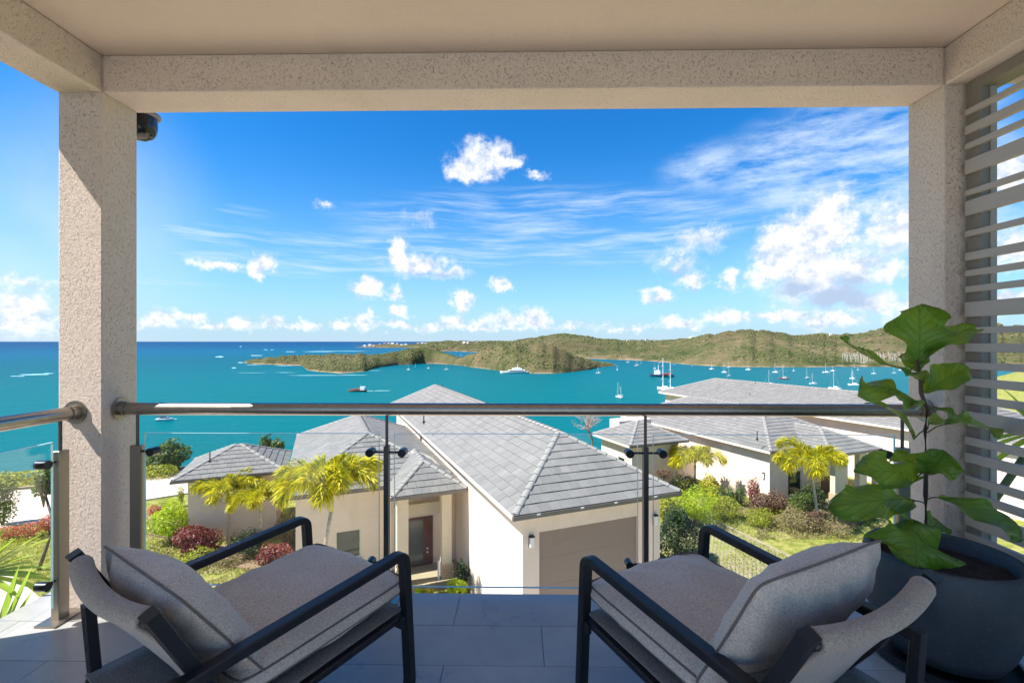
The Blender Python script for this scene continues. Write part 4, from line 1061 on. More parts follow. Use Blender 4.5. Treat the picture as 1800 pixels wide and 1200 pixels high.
k_ = .88; E1 = zr(-4.84); E2 = zr(-5.81)
def villa_main():
    A = atz(905, 905, E1); fr = Fr(A); t = empty('villa', (A.x, A.y, GZ)); 
    tag(t, 'cream villa with long grey tiled hip roof, taupe garage door and porch', 'villa')
    inv = t.matrix_world.inverted()
    la = 6.55*k_; lb = 25.4
    # --- garage wing
    b = .42; x0, zt = fr.front(948, 935, b); x1, _ = fr.front(1122, 908, b)
    roof(fr, t, 'garage_roof', 0, la, 0, lb, E1, .56)
    walls(fr, t, .42, la-.42, b, lb-.42, GZ-.3, E1-.165, WALLW, .25, [(x0, x1, GZ-.3, zt)])
    mb = MB(); n = 5; zb = GZ; hh = (zt-zb)/n
    gd = MB(); fr.box(gd, x0-.04, x1+.04, b+.13, b+.16, GZ-.3, zt+.05); gdo = gd.build('garage_door', GDOOR, t)
    for i in range(n):
        p = MB(); fr.box(p, x0+.01, x1-.01, b+.10, b+.129, zb+hh*i+.002, zb+hh*(i+1)-.002); p.build('door_panel', GDOOR, gdo)
    for px in (1000, 1157 - 8):
        pass
    a_, z_ = fr.front(933, 950, b); wall_lamp(fr, t, a_, z_, b)
    a_, z_ = fr.front(1150, 912, b); wall_lamp(fr, t, a_, z_, b)
    for px, py in ((778, 682), (768, 745)):
        pass
    # --- main wing behind, lower eave
    b0 = 8.4*k_*1.0; aL = -7.2*k_; aR = .40
    fr.box  # noqa
    rb, rz = roof(fr, t, 'main_roof', aL, aR+.35*0+.02, b0, b0+12.5*k_*1.15, E2, .46, cut=lambda p: (p-fr.o).dot(U) > .40)
    bw = b0+.42; xw0, zw1 = fr.front(589, 934, bw); xw1, zw0 = fr.front(635, 978, bw)
    walls(fr, t, aL+.42, .40, bw, b0+12.5*k_*1.15-.4, GZ-.3, E2-.165, WALLW, .25, [(xw0, xw1, zw0, zw1)], [])
    window(fr, t, xw0, xw1, zw0, zw1, bw)
    # --- porch
    pb = 6.75*k_; pa0 = fr.front(690, 873, pb)[0]; pa1 = .38
    roof(fr, t, 'porch_roof', pa0, pa1, pb, pb+5.6*k_, E2-.02, .62, cut=lambda p: (p-fr.o).dot(VV) > b0+1.0 and E2-.02 + .46*((p-fr.o).dot(VV)-b0) > p.z)
    cb = pb+.40
    for c0, c1 in ((698, 718), (777, 794)):
        a0 = fr.front(c0, 900, cb)[0]; a1 = fr.front(c1, 900, cb)[0]; zs = fr.front((c0+c1)/2, 990, cb)[1]
        m = MB(); fr.box(m, a0, a1, cb, cb+.34, zs, E2-.18); co = m.build('column', WALLC, t)
        z = GZ-.2
        base = MB(); fr.box(base, a0-.02, a1+.02, cb-.02, cb+.36, GZ-.3, zs); base.build('column_base', CONC, t)
        rr = 0; w = (a1-a0+.10)/3
        while z < zs-.01:
            zz = min(z+.11, zs)
            for q in range(3):
                s0 = a0-.05+w*q+(.03 if rr % 2 else 0); s1 = min(s0+w-.008, a1+.05); m = MB(); fr.box(m, s0, s1, cb-.05+random.uniform(-.008, .004), cb-.021, z+.004, zz-.004); m.build('stone', STONE, co)
            z = zz; rr += 1
    # beam between columns, lintel, door
    m = MB(); a0 = fr.front(718, 900, cb+.1)[0]; a1 = fr.front(777, 900, cb+.1)[0]; zt = fr.front(745, 884, cb+1.0)[1]; z0 = fr.front(745, 905, cb+1.0)[1]
    fr.box(m, a0-.02, a1+.25, cb+1.0, cb+1.2, z0, zt); m.build('porch_beam', WALLC, t)
    db = bw-.005; x0, zt = fr.front(716, 915, db); x1 = fr.front(757, 915, db)[0]; zb = GZ+.35
    m = MB(); fr.box(m, x0-.08, x1+.08, db-.06, db-.001, zb, zt+.08); dr = m.build('front_door', DOORM, t)
    m = MB(); fr.box(m, x0, x0+(x1-x0)*.66, db-.075, db-.061, zb+.12, zt); m.build('door_glass', DGLASS, dr)
    m = MB(); xh = x0+(x1-x0)*.84; zh = fr.front(750, 965, db)[1]
    for dz in (-.08, .08): m.tube([fr.p(xh, db-.062, zh+dz), fr.p(xh, db-.10, zh+dz)], .035, 10, up=(0, 0, 1))
    m.build('door_knob', MAST, dr, True, 40)
    m = MB(); fr.box(m, pa0+.2, .39, pb+.2, bw, GZ-.3, GZ+.34); m.build('porch_step', KERB, t)
    a_, z_ = fr.front(735, 1000, cb)
    m = MB(); a1 = fr.front(771, 950, cb)[0]; m.tube([fr.p(a1, cb, GZ), fr.p(a1, cb, fr.front(771, 985, cb)[1])], .04, 10); m.build('bollard_post', MAST, t, True, 40)
    # roof vents and downpipes
    for px, py, b_ in ((538, 862, 0), (1046, 0, 0)):
        if py:
            q = atz(px, py, E2+.5); vent(t, q, .5)
    for px, py, z in ((778, 690, E1+1.2), (745, 742, E1+.8)):
        vent(t, atz(px, py, z), .55)
    m = MB(); q = fr.p(.38, 9.3, 0)
    pth = [fr.p(.10, 15.2, E1-.16), fr.p(.36, 15.2, E1-.45), fr.p(.36, 15.2, E1-1.1)]
    m.tube(pth, .05, 8); m.build('downpipe', GUT, t, True, 40)
    m = MB(); aw = fr.front(697, 900, bw)[0]; m.tube([fr.p(aw-.25, bw-.05, GZ), fr.p(aw-.25, bw-.05, E2-.2)], .05, 8); m.build('downpipe', MAST, t, True, 40)
    g = MB()
    for px in (947, 1024, 1083, 1153):
        a_ = fr.front(px, 890, -.10)[0]; fr.box(g, a_-.05, a_+.05, -.115, -.101, E1-.06, E1-.02)
    g.build('gutter_clips', MAST, t)
    flush_tiles(t, 300)
villa_main()
def villa_small():
    e = zr(-6.5); A = atz(303, 845, e); fr = Fr(A); t = empty('villa', (A.x, A.y, GZ)); tag(t, 'small square wing with grey hip roof beyond the yellow palms', 'villa')
    la, lb = 4.75, 4.5
    roof(fr, t, 'roof', 0, la, 0, lb, e, .47)
    walls(fr, t, .5, la-.45, .5, lb-.45, GZ-.3, e-.165, WALLW)
    vent(t, atz(369, 812, e+.5), .5); flush_tiles(t, 260)
villa_small()
def villa_right():
    e = zr(-6.44); A = atz(1355, 793, e); fr = Fr(A); t = empty('villa', (A.x, A.y, GZ)); tag(t, 'white walled villa with grey hip roofs behind the lawn and yellow palm', 'villa')
    roof(fr, t, 'main_roof', 0, 8, 0, 15, e, .46)
    b = .45; xw0, zw1 = fr.front(1385, 829, b); xw1, zw0 = fr.front(1409, 868, b)
    xd0, zd1 = fr.front(1443, 838, b); xd1, _ = fr.front(1468, 838, b)
    walls(fr, t, .45, 7.55, b, 14.5, GZ-.3, e-.165, WALLW, .25, [(xw0, xw1, zw0, zw1)])
    window(fr, t, xw0, xw1, zw0, zw1, b)
    m = MB(); fr.box(m, xd0, xd1, b-.05, b-.001, GZ+.1, zd1); m.build('front_door', DOORM, t)
    b_, z_ = fr.side(1343, 835, .45); wall_lamp(fr, t, b_, z_, .45, True)
    pa = fr.front(1462, 790, -1.9)[0]; pa1 = fr.front(1549, 787, -1.9)[0]
    roof(fr, t, 'porch_roof', pa, pa1, -1.9, 4.2, e-.02, .46, cut=lambda p: (p-fr.o).dot(VV) > .2 and e+.46*((p-fr.o).dot(VV)) > p.z+.02)
    for c0, c1 in ((1468, 1487), (1511, 1524), (1541, 1547)):
        a0 = fr.front(c0, 850, -1.5)[0]; a1 = fr.front(c1, 850, -1.5)[0]; m = MB(); fr.box(m, a0, a1, -1.5, -1.2, GZ+.9, e-.18); m.build('column', WALLC, t)
        m = MB(); fr.box(m, a0-.05, a1+.05, -1.55, -1.15, GZ-.1, GZ+.9); m.build('column_base', STONE, t)
    m = MB(); fr.box(m, pa+.2, pa1-.2, -1.7, b, GZ-.2, GZ+.10); m.build('porch_step', KERB, t)
    vent(t, atz(1331, 772, e+.6), .5); vent(t, atz(1318, 700, e+1.2), .5)
    # corner wing
    A2 = atz(1108, 783, e); f2 = Fr(A2)
    roof(f2, t, 'wing_roof', 0, 4.5, 0, 4.3, e, .5)
    b = .42; q = f2.side(1087, 800, .42)
    s0, z1 = f2.side(1078, 795, .42); s1, z0 = f2.side(1094, 812, .42)
    walls(f2, t, .42, 4.1, .42, 3.9, GZ-.3, e-.165, WALLW, .22, [], [])
    mz = e-1.75; window(f2, t, 1.1, 1.9, mz, mz+.7, .36, True)
    # low white block joining the wings
    m = MB(); a0 = (atz(1076, 746, zr(-5.9))-A2).dot(U); b0 = (atz(1076, 746, zr(-5.9))-A2).dot(VV)
    f2.box(m, a0+.6, a0+3.4, b0, b0+1.2, GZ-.3, zr(-5.7)); m.build('wall', WALLW, t)
    m = MB(); f2.box(m, 4.1, 8.2, 2.2, 2.45, GZ-.3, zr(-8.2)); m.build('garden_wall', WALLW, t)
    flush_tiles(t, 60)
villa_right()
def villa_back():
    e = zr(-5.6); Bk = atz(1158, 688, e)-VV*30; fr = Fr(Bk); t = empty('villa', (Bk.x, Bk.y, GZ)); tag(t, 'farthest villa with long grey roof ridge just above the handrail', 'villa')
    roof(fr, t, 'roof', 0, 8.2, 0, 30, e, .40, gut=False)
    walls(fr, t, .5, 7.7, .5, 29.5, GZ-.3, e-.165, WALLW)
    vent(t, atz(1328, 682, e+1.1), .6)
    flush_tiles(t, 0)
villa_back()

# =================================================================== VEGETATION
def leafcloud(c, rad, n, size, seed, lobes=.35, flat=0., aspect=2.2, up=.3, shell=.45):
    rng = np.random.default_rng(seed)
    d = rng.normal(size=(n, 3)); d /= np.linalg.norm(d, axis=1)[:, None]
    nl = 9; ld = rng.normal(size=(nl, 3)); ld /= np.linalg.norm(ld, axis=1)[:, None]
    lob = np.max(np.maximum(0, d@ld.T)**6, axis=1)
    r = (shell+(1-shell)*rng.random(n)**.6)*(1-lobes+lobes*1.35*lob)
    p = d*r[:, None]*np.array(rad); 
    if flat: p[:, 2] = np.maximum(p[:, 2], -rad[2]*flat)
    nn = d*.6+rng.normal(size=(n, 3))*.6; nn[:, 2] += up; nn /= np.linalg.norm(nn, axis=1)[:, None]
    t = np.cross(nn, rng.normal(size=(n, 3))); t /= np.linalg.norm(t, axis=1)[:, None]; b = np.cross(nn, t)
    s = size*rng.uniform(.6, 1.3, n)[:, None]
    P = p+np.array(c)
    V = np.stack([P-t*s*.5, P-b*s*.5/aspect+nn*s*.06, P+t*s*.5, P+b*s*.5/aspect+nn*s*.06], 1).reshape(-1, 3)
    return V, np.arange(len(V)).reshape(-1, 4)
def bush(name, px, py, wpx, hpx, m, label, group=None, cat='shrub', n=1500, leaf=.11, dz=0., z=None, lobes=.35, aspect=2.2, depth=None, seed=None):
    """px,py = foot of the plant in the picture, on the ground"""
    if 1160 < px < 1560 and py > 868: wpx *= 1.22; hpx *= 1.10; n = int(n*1.35)
    z = GZ if z is None else z; b = atz(px, py, z); sc = b.y/F; rx = wpx*sc/2; rz = hpx*sc
    t = empty(name, (b.x, b.y, z)); tag(t, label, cat, group); seed = seed or int(px*7+py)
    V, Fq = leafcloud((0, 0, rz*.55), (rx, (depth or rx*.9), rz*.55), n, leaf, seed, lobes, aspect=aspect)
    link('foliage', npmesh('foliage', V, Fq, m), t)
    mb = MB(); rnd = random.Random(seed)
    for k in range(6):
        a = rnd.random()*6.28; q = rnd.uniform(.3, .7)
        mb.tube([(0, 0, -.1), (rx*q*.4*math.cos(a), rx*q*.4*math.sin(a), rz*.3), (rx*q*math.cos(a), rx*q*math.sin(a), rz*.75)], [.03, .02, .008], 5)
    mb.build('stem', BARK, t, True); return t
def palm(px, py, cx, cy, rpx, label, n=9, z=None, seed=1, mat_=None, lean=0):
    """foot at (px,py), crown centre at (cx,cy)"""
    z = GZ if z is None else z; b = atz(px, py, z); top = aty(cx, cy, b.y); hgt = top.z-z; rad = rpx*b.y/F
    t = empty('yellow_palm', (b.x, b.y, z)); tag(t, label, 'palm', 'yellow foxtail palms in the villa gardens'); rnd = random.Random(seed)
    off = Vector((top.x-b.x, 0, 0)); ht = hgt
    tr = [(off.x*q*q, .02*math.sin(q*3), ht*q*.86) for q in (0, .2, .4, .6, .8, 1.)]
    MB().tube([(0, 0, -.15)]+tr, [.11, .095, .075, .068, .062, .058, .055], 12).build('trunk', PTRUNK, t, True)
    c0 = Vector(tr[-1]); c1 = Vector((off.x, 0, ht))
    MB().tube([c0, c0.lerp(c1, .5), c1], [.075, .08, .045], 12).build('crownshaft', PSHAFT, t, True)
    for f in range(n):
        az = 2*math.pi*(f+rnd.uniform(-.25, .25))/n; th0 = R(rnd.uniform(8, 40)); th1 = R(rnd.uniform(115, 160)); L = rad*rnd.uniform(1.25, 1.6)
        if f == n-1: th0, th1, L = R(3), R(rnd.uniform(50, 85)), rad*1.0
        N = 16; p = c1.copy(); pts = [p.copy()]; hd = Vector((math.cos(az), math.sin(az), 0))
        for i in range(N):
            q = (i+.5)/N; th = th0+(th1-th0)*q**1.15; p = p+(hd*math.sin(th)+Vector((0, 0, math.cos(th))))*(L/N); pts.append(p.copy())
        V = []; Fq = []; mb = MB(); mb.tube(pts, [.022*(1-.8*i/N) for i in range(N+1)], 5)
        for q in np.linspace(.08, 1, 230):
            i = min(N-1, int(q*N)); a = pts[i].lerp(pts[i+1], q*N-i); d = (pts[i+1]-pts[i]).normalized()
            s1 = d.cross(Vector((0, 0, 1)));
            if s1.length < .05: s1 = Vector((1, 0, 0))
            s1.normalize(); s2 = s1.cross(d)
            phi = rnd.uniform(0, 6.28); side = (s1*math.cos(phi)*1.0+s2*math.sin(phi)*.75)
            ll = L*.38*math.sin(math.pi*min(1, .18+.78*q))**.6*rnd.uniform(.75, 1.1)
            dr = (side+d*.75).normalized(); e1 = a+dr*ll*.55; e2 = a+dr*ll+Vector((0, 0, -ll*.30)); w = d.cross(dr).normalized()*max(.013, rad*.021)
            bb = len(mb.v); mb.v += [tuple(a), tuple(e1+w), tuple(e2), tuple(e1-w)]; mb.f.append((bb, bb+1, bb+2, bb+3))
        me = mb.mesh('frond', mat_ or L_YPALM); link('frond', me, t)
    return t
palm(401, 958, 402, 868, 46, 'yellow palm beside the small square wing, farthest left of three', 8, seed=3)
palm(457, 968, 458, 886, 44, 'yellow palm standing between two others against the villa wall', 9, seed=7)
palm(560, 1118, 582, 862, 74, 'largest yellow palm in front of the villa window', 14, seed=12)
palm(1222, 872, 1222, 815, 42, 'small yellow palm beside the corner wing of the white walled villa', 8, seed=21)
palm(1437, 925, 1427, 822, 52, 'yellow palm on a pale trunk at the edge of the right lawn', 9, seed=28)

bush('lime_shrub', 302, 955, 78, 72, L_LIME, 'bright lime green shrub beside the small wing corner', n=4200, leaf=.13)
bush('red_shrub', 346, 975, 80, 52, L_RED, 'dark red leaved shrub in front of the small wing wall', n=2600, leaf=.15)
bush('red_shrub', 481, 1000, 64, 44, L_RED, 'pinkish red shrub partly hidden by the left chair arm', n=1800, leaf=.12)
bush('green_shrub', 350, 990, 70, 26, L_YELG, 'low mixed green shrub under the dark red leaves', n=1200, leaf=.10)
bush('green_shrub', 440, 980, 60, 46, L_DRK, 'dark green shrub between the palm trunks by the villa wall', n=1300, leaf=.12)
bush('dry_shrub', 506, 962, 46, 60, L_DRY, 'brown and olive shrub left of the largest palm trunk', n=1100, leaf=.12)
bush('low_shrub', 400, 992, 60, 20, L_DRY, 'low dry planting at the foot of the left palm', n=700, leaf=.08)
bush('pink_flowers', 272, 905, 30, 18, L_PINK, 'small red flower clump beside a pale boulder', cat='flowers', n=600, leaf=.09)
bush('yellow_shrub', 300, 900, 50, 22, L_YELG, 'yellow green ground shrub next to the road edge', n=900, leaf=.09)
bush('yellow_shrub', 318, 890, 14, 36, L_YELG, 'narrow upright shrub at the corner of the small wing', n=500, leaf=.09)
for i, (a, b_, w, h_, lb) in enumerate([(18, 948, 46, 26, 'pink bougainvillea at the frame edge beside the road'), (55, 945, 46, 30, 'pink bougainvillea between the road and the dry lawn'), (88, 938, 40, 34, 'pink bougainvillea nearest the metal railing post')]):
    bush('bougainvillea', a, b_, w, h_, L_PINK, lb, 'pink bougainvilleas along the road', 'flowers', 900, .10)
bush('green_shrub', 4, 925, 46, 90, L_GRN, 'tall green shrub cut by the left edge of the photo', n=1400, leaf=.16)
# small crooked tree behind the railing post
def tree(px, py, cx, cy, rw, rh, m, label, name='small_tree', z=None, n=1500, leaf=.14, tr=.06, bare=False, mid=None):
    z = GZ if z is None else z; b = atz(px, py, z); c = aty(cx, cy, b.y); t = empty(name, (b.x, b.y, z)); tag(t, label, 'tree')
    L = Vector((c.x-b.x, 0, c.z-z)); sc = b.y/F; rnd = random.Random(int(px)); mdv = Vector((L.x*.1, 0, L.z*.5)) if mid is None else aty(mid[0], mid[1], b.y)-b
    MB().tube([(0, 0, -.1), mdv*.55, mdv, L*.9], [tr, tr*.85, tr*.75, tr*.5], 8).build('trunk', BARK, t, True)
    lm = MB()
    for k in range(16 if bare else 8):
        a = rnd.random()*6.28; q = rnd.uniform(.5, 1); e = L+Vector((math.cos(a)*rw*sc*q, math.sin(a)*rw*sc*q, rnd.uniform(-.3, 1)*rh*sc)); s_ = L*rnd.uniform(.7, .95)
        mm = s_.lerp(e, .5)+Vector((0, 0, .12)); lm.tube([s_, mm, e], [tr*.4, tr*.25, tr*.08], 5)
        if bare:
            for j in range(7):
                o = mm.lerp(e, rnd.random()); e2 = o+Vector((rnd.uniform(-1, 1), rnd.uniform(-1, 1), rnd.uniform(-.2, 1)))*rw*sc*.35; lm.tube([o, e2], [tr*.12, tr*.05], 4)
                for jj in range(3): e3 = e2+Vector((rnd.uniform(-1, 1), rnd.uniform(-1, 1), rnd.uniform(-.3, 1)))*rw*sc*.16; lm.tube([o.lerp(e2, .6), e3], [tr*.07, tr*.04], 3)
    lm.build('limbs', BARK if not bare else mat('bare_twig', (.34, .27, .26), .8), t, True)
    if not bare:
        V, Fq = leafcloud(L, (rw*sc, rw*sc, rh*sc), n, leaf, int(px), .5); link('crown', npmesh('crown', V, Fq, m), t)
    return t
tree(66, 1002, 80, 850, 21, 25, L_GRN, 'small crooked tree behind the left railing post', n=1100, leaf=.17, mid=(96, 925), tr=.075)
zc = zr(-11.2)
bush('dark_shrub', 292, 838, 80, 60, L_GRN, 'round dark green bush on the cliff edge above the sea', n=2600, leaf=.26, z=zr(-10.2), aspect=1.7)
bush('green_shrub', 282, 842, 76, 30, L_YELG, 'pale green ground bush below the dark cliff bush', n=1500, leaf=.2, z=zr(-10.0))
bush('green_shrub', 30, 852, 110, 22, L_YELG, 'low hazy green bushes along the cliff edge at the far left', n=1300, leaf=.22, z=zr(-10.0))
for i, (a, h_, lb) in enumerate([(452, 20, 'leftmost of three pointed shrubs behind the small wing roof'), (468, 38, 'tallest pointed shrub behind the small wing roof'), (490, 34, 'pointed shrub nearest the main roof edge behind the small wing')]):
    bush('pointed_shrub', a, 806, 26, h_, L_GRN, lb, 'pointed shrubs behind the small wing roof', n=700, leaf=.28, z=zr(-9.6), lobes=.5)
tree(1042, 800, 1032, 746, 30, 17, L_DRY, 'bare leafless tree on the slope behind the garage roof', 'bare_tree', z=zr(-10.5), bare=True, tr=.12)
# right garden
bush('green_shrub', 1190, 985, 84, 92, L_DRK, 'large dark green bush beside the garage wall', n=5200, leaf=.11, lobes=.5)
bush('green_shrub', 1172, 925, 36, 50, L_YELG, 'yellow green bush touching the garage eave corner', n=1400, leaf=.12)
bush('lime_shrub', 1218, 925, 86, 62, L_LIME, 'big rounded yellow green shrub at the head of the right lawn', n=4600, leaf=.10, lobes=.5)
bush('yellow_shrub', 1275, 912, 54, 40, L_YELG, 'yellow green shrub between the round shrub and the pale path', n=1900, leaf=.10)
bush('croton', 1250, 880, 34, 40, L_YPALM, 'yellow croton against the sunlit white villa wall', n=1200, leaf=.14)
bush('croton', 1206, 872, 26, 26, L_YPALM, 'golden croton at the foot of the small palm', n=700, leaf=.13)
bush('yellow_shrub', 1335, 926, 44, 28, L_YELG, 'single low yellow shrub on the lawn in front of the white wall', n=1500, leaf=.09)
bush('red_shrub', 1326, 890, 22, 42, L_RED, 'narrow red shrub against the white villa wall', n=900, leaf=.12)
bush('maroon_shrub', 1338, 902, 36, 34, L_MAR, 'maroon shrub left of the villa wall corner', n=1300, leaf=.11)
bush('maroon_shrub', 1364, 906, 38, 38, L_MAR, 'dark maroon shrub right at the villa wall corner', n=1500, leaf=.11)
bush('green_shrub', 1412, 905, 46, 34, L_GRN, 'fresh green bush under the villa window', n=1500, leaf=.11)
bush('dark_shrub', 1430, 890, 40, 36, L_DRK, 'dark bush behind the right palm trunk', n=1300, leaf=.12)
bush('dry_shrub', 1398, 930, 66, 30, L_DRY, 'brown and yellow bedding left of the right palm trunk', n=1500, leaf=.09)
bush('dry_shrub', 1428, 935, 34, 34, L_MAR, 'reddish brown bedding at the foot of the right palm', n=900, leaf=.09)
bush('dry_shrub', 1470, 938, 60, 22, L_DRY, 'straw coloured low bedding right of the palm trunk', n=1000, leaf=.08)
bush('green_shrub', 1535, 905, 40, 24, L_LIME, 'small bright bush beside the right villa porch', n=900, leaf=.09)
bush('green_shrub', 1572, 900, 30, 40, L_GRN, 'green bush against the far white wall beside the column', n=900, leaf=.10)
for i, (a, h_) in enumerate([(1268, 34), (1284, 36), (1300, 32)]):
    bush('reedy_shrub', a, 892, 16, h_, L_GRN, ['leftmost', 'middle', 'rightmost'][i]+' of three pale reedy shrubs against the sunlit white wall', 'reedy shrubs against the white wall', n=350, leaf=.22, aspect=6)
bush('maroon_shrub', 1166, 842, 34, 18, L_MAR, 'low maroon bush in front of the corner wing wall', z=zr(-8.6), n=700, leaf=.1)
bush('dark_shrub', 1200, 872, 50, 34, L_DRK, 'dark shrub between the corner wing and the small palm', n=1200, leaf=.13)
bush('croton', 738, 1058, 22, 26, L_LIME, 'yellow green croton at the porch edge above the floor line', n=500, leaf=.12)
bush('croton', 752, 1060, 22, 28, L_YPALM, 'yellow croton between the chair arm and the porch column', n=500, leaf=.12)
bush('croton', 803, 1062, 48, 46, L_LIME, 'lime croton bush beside the stone base of the porch column', n=1300, leaf=.13)
bush('green_shrub', 812, 1040, 24, 52, L_DRK, 'dark green shrub in the shaded corner behind the lime croton', n=700, leaf=.14)
# loose ground cover between the shrubs
def cover(label, box, n, m, hmax, seed, z=None):
    rng = np.random.default_rng(seed); P = []
    (x0, y0), (x1, y1) = box
    for _ in range(n):
        p = atz(rng.uniform(x0, x1), rng.uniform(y0, y1), GZ); q = mnoise.noise(Vector((p.x*.8, p.y*.8, seed)))
        if q > -.12: P.append((p.x, p.y, GZ+.05+rng.random()**1.5*hmax*(.4+q)))
    P = np.array(P); k = len(P); nn = rng.normal(size=(k, 3)); nn[:, 2] += .6; nn /= np.linalg.norm(nn, axis=1)[:, None]
    t = np.cross(nn, rng.normal(size=(k, 3))); t /= np.linalg.norm(t, axis=1)[:, None]; b = np.cross(nn, t); s_ = rng.uniform(.06, .15, k)[:, None]
    V = np.stack([P-t*s_*.5, P-b*s_*.2, P+t*s_*.5, P+b*s_*.2], 1).reshape(-1, 3)
    tag(link('ground_cover', npmesh('ground_cover', V, np.arange(len(V)).reshape(-1, 4), m)), label, 'ground cover', kind='stuff')
cover('low leafy green ground cover between the shrubs of the right garden', ((1165, 875), (1560, 925)), 9000, L_GRN, .45, 31)
cover('straw coloured low plants along the edge of the right lawn', ((1330, 905), (1560, 948)), 7000, L_DRY, .35, 32)
cover('yellow green low plants filling the upper part of the right garden', ((1180, 880), (1420, 915)), 6000, L_YELG, .5, 33)
cover('mixed low planting at the foot of the left villa walls', ((250, 945), (560, 1010)), 7000, L_DRY, .35, 34)
cover('scattered green plants on the slope by the road', ((0, 925), (330, 960)), 5000, L_YELG, .35, 35)
# boulder
bd = MB().lathe([(.0, .0), (.5, .02), (.62, .12), (.5, .28), (.2, .36), (0, .37)], 14).build('boulder', ROCK, None, True); bd.location = pg(294, 900); bd.scale = (1.0, .7, .8)
tag(bd, 'pale boulder beside the small red flowers near the road', 'rock')

# fan palm leaning in from below the side railing, and the leaves outside the screen
def blades(name, org, dirs, label, cat, m=L_BLADE, w=.022, droop=.25):
    t = empty(name, org); tag(t, label, cat)
    for (d, L) in dirs:
        d = Vector(d).normalized(); mb = MB(); s_ = d.cross(Vector((0, 0, 1))).normalized(); n = 10; up = s_.cross(d)
        for i in range(n+1):
            q = i/n; c = d*(L*q)+Vector((0, 0, -droop*L*q*q)); ww = w*math.sin(math.pi*min(1, .12+.88*q))**.7+.0008
            mb.v += [tuple(c-s_*ww+up*ww*.35), tuple(c), tuple(c+s_*ww+up*ww*.35)]
        for i in range(n):
            for k in (0, 1): mb.f.append((3*i+k, 3*i+k+1, 3*i+k+4, 3*i+k+3))
        mb.build('leaf', m, t, True)
    MB().tube([(0, 0, 0), (-.35, .05, -.6), (-.5, .1, -1.5)], [.02, .025, .04], 8).build('stem', GSTEM, t, True)
    return t
rnd = random.Random(2)
o1 = aty(-35, 1010, 2.75); D1 = []
for k in range(15):
    a = R(-18+k*7.5); D1.append(((math.cos(a), rnd.uniform(-.25, .25), math.sin(a)), rnd.uniform(.32, .46)))
blades('fan_palm', o1, D1, 'green fan palm leaf rising at the left edge beyond the railing', 'plant', w=.021, droop=.12)
o2 = aty(-20, 1180, 2.7); D2 = []
for k in range(17):
    a = R(8+k*6.0); D2.append(((math.cos(a), rnd.uniform(-.35, .3), math.sin(a)), rnd.uniform(.46, .78)))
blades('fan_palm', o2, D2, 'long bladed palm leaf below the side railing in the corner', 'plant', w=.020, droop=.10)
o3 = aty(1830, 760, 3.1); D3 = [((-1, -.1, .55), .42), ((-1, .1, .25), .45), ((-1, 0, -.05), .5), ((-1, .2, -.3), .45), ((-.9, -.2, .9), .4), ((-1, .1, -.6), .4), ((-.4, .3, 1), .4)]
blades('screen_shrub', o3, D3, 'long green leaves growing outside the slatted screen', 'plant', w=.028, droop=.2)

# =================================================================== BOATS
def hull_mesh(L, B, D, m, name='hull'):
    st = [(-.5, .70, .9, 0), (-.3, .92, .85, -.02), (0, 1., .85, -.03), (.25, .80, .95, -.02), (.42, .38, 1.1, .0), (.5, .02, 1.25, .02)]
    mb = MB()
    for (y, w, h, k) in st:
        b = B/2*w; mb.v += [(-b, y*L, h*D), (-b*.92, y*L, D*.35), (0, y*L*.96, -D*.35), (b*.92, y*L, D*.35), (b, y*L, h*D)]
    for i in range(len(st)-1):
        for k in range(4): a = i*5+k; mb.f.append((a, a+1, a+6, a+5))
        mb.f.append((i*5, i*5+5, i*5+9, i*5+4))
    mb.f.append((4, 3, 2, 1, 0)); return mb.mesh(name, m, False)
def sailboat(L=11., masts=1, m=WHITE, cat2=False, mh=15.):
    t = empty('sailboat')
    if cat2:
        for s in (-1, 1): o = link('hull', hull_mesh(L, 1.8, 1.5, m), t); o.location.x = s*2.6
        MB().box(-3.2, 3.2, -L*.42, L*.12, 1.0, 1.5).build('bridge_deck', WHITE, t); bevel(MB().box(-2.2, 2.2, -L*.28, L*.05, 1.5, 2.7).build('cabin', WHITE, t), .3, 2)
    else:
        link('hull', hull_mesh(L, L*.3, 1.25, m), t); bevel(MB().box(-.95, .95, -L*.22, L*.14, 1.1, 1.75).build('cabin', WHITE, t), .2, 2)
    ys = [L*.08] if masts == 1 else [L*.16, -L*.28]
    for i, y in enumerate(ys):
        h = mh*(1 if i == 0 else .78)
        MB().tube([(0, y, 1), (0, y, h*.6), (0, y, h)], [.16, .14, .09], 6).build('mast', MAST, t)
        MB().tube([(0, y, 2.6), (0, y-L*.34, 2.7)], .22, 6, up=(0, 0, 1)).build('boom', MAST, t)
        rg = MB()
        for a, b_ in (((0, L*.48, 1.3), (0, y, h*.95)), ((0, -L*.48, 1.2), (0, y, h*.98))): rg.tube([a, b_], .03, 4)
        rg.build('rigging', MAST, t)
    return t
SB = {}
def proto(kind):
    if kind not in SB:
        SB[kind] = {'s': lambda: sailboat(), 'k': lambda: sailboat(13, 2, WHITE, mh=15), 'c': lambda: sailboat(12, 1, WHITE, True, 17), 'r': lambda: sailboat(14, 1, BRED, mh=17), 'n': lambda: sailboat(11, 1, BNAVY)}[kind](); return SB[kind]
    return copy_tree(SB[kind])
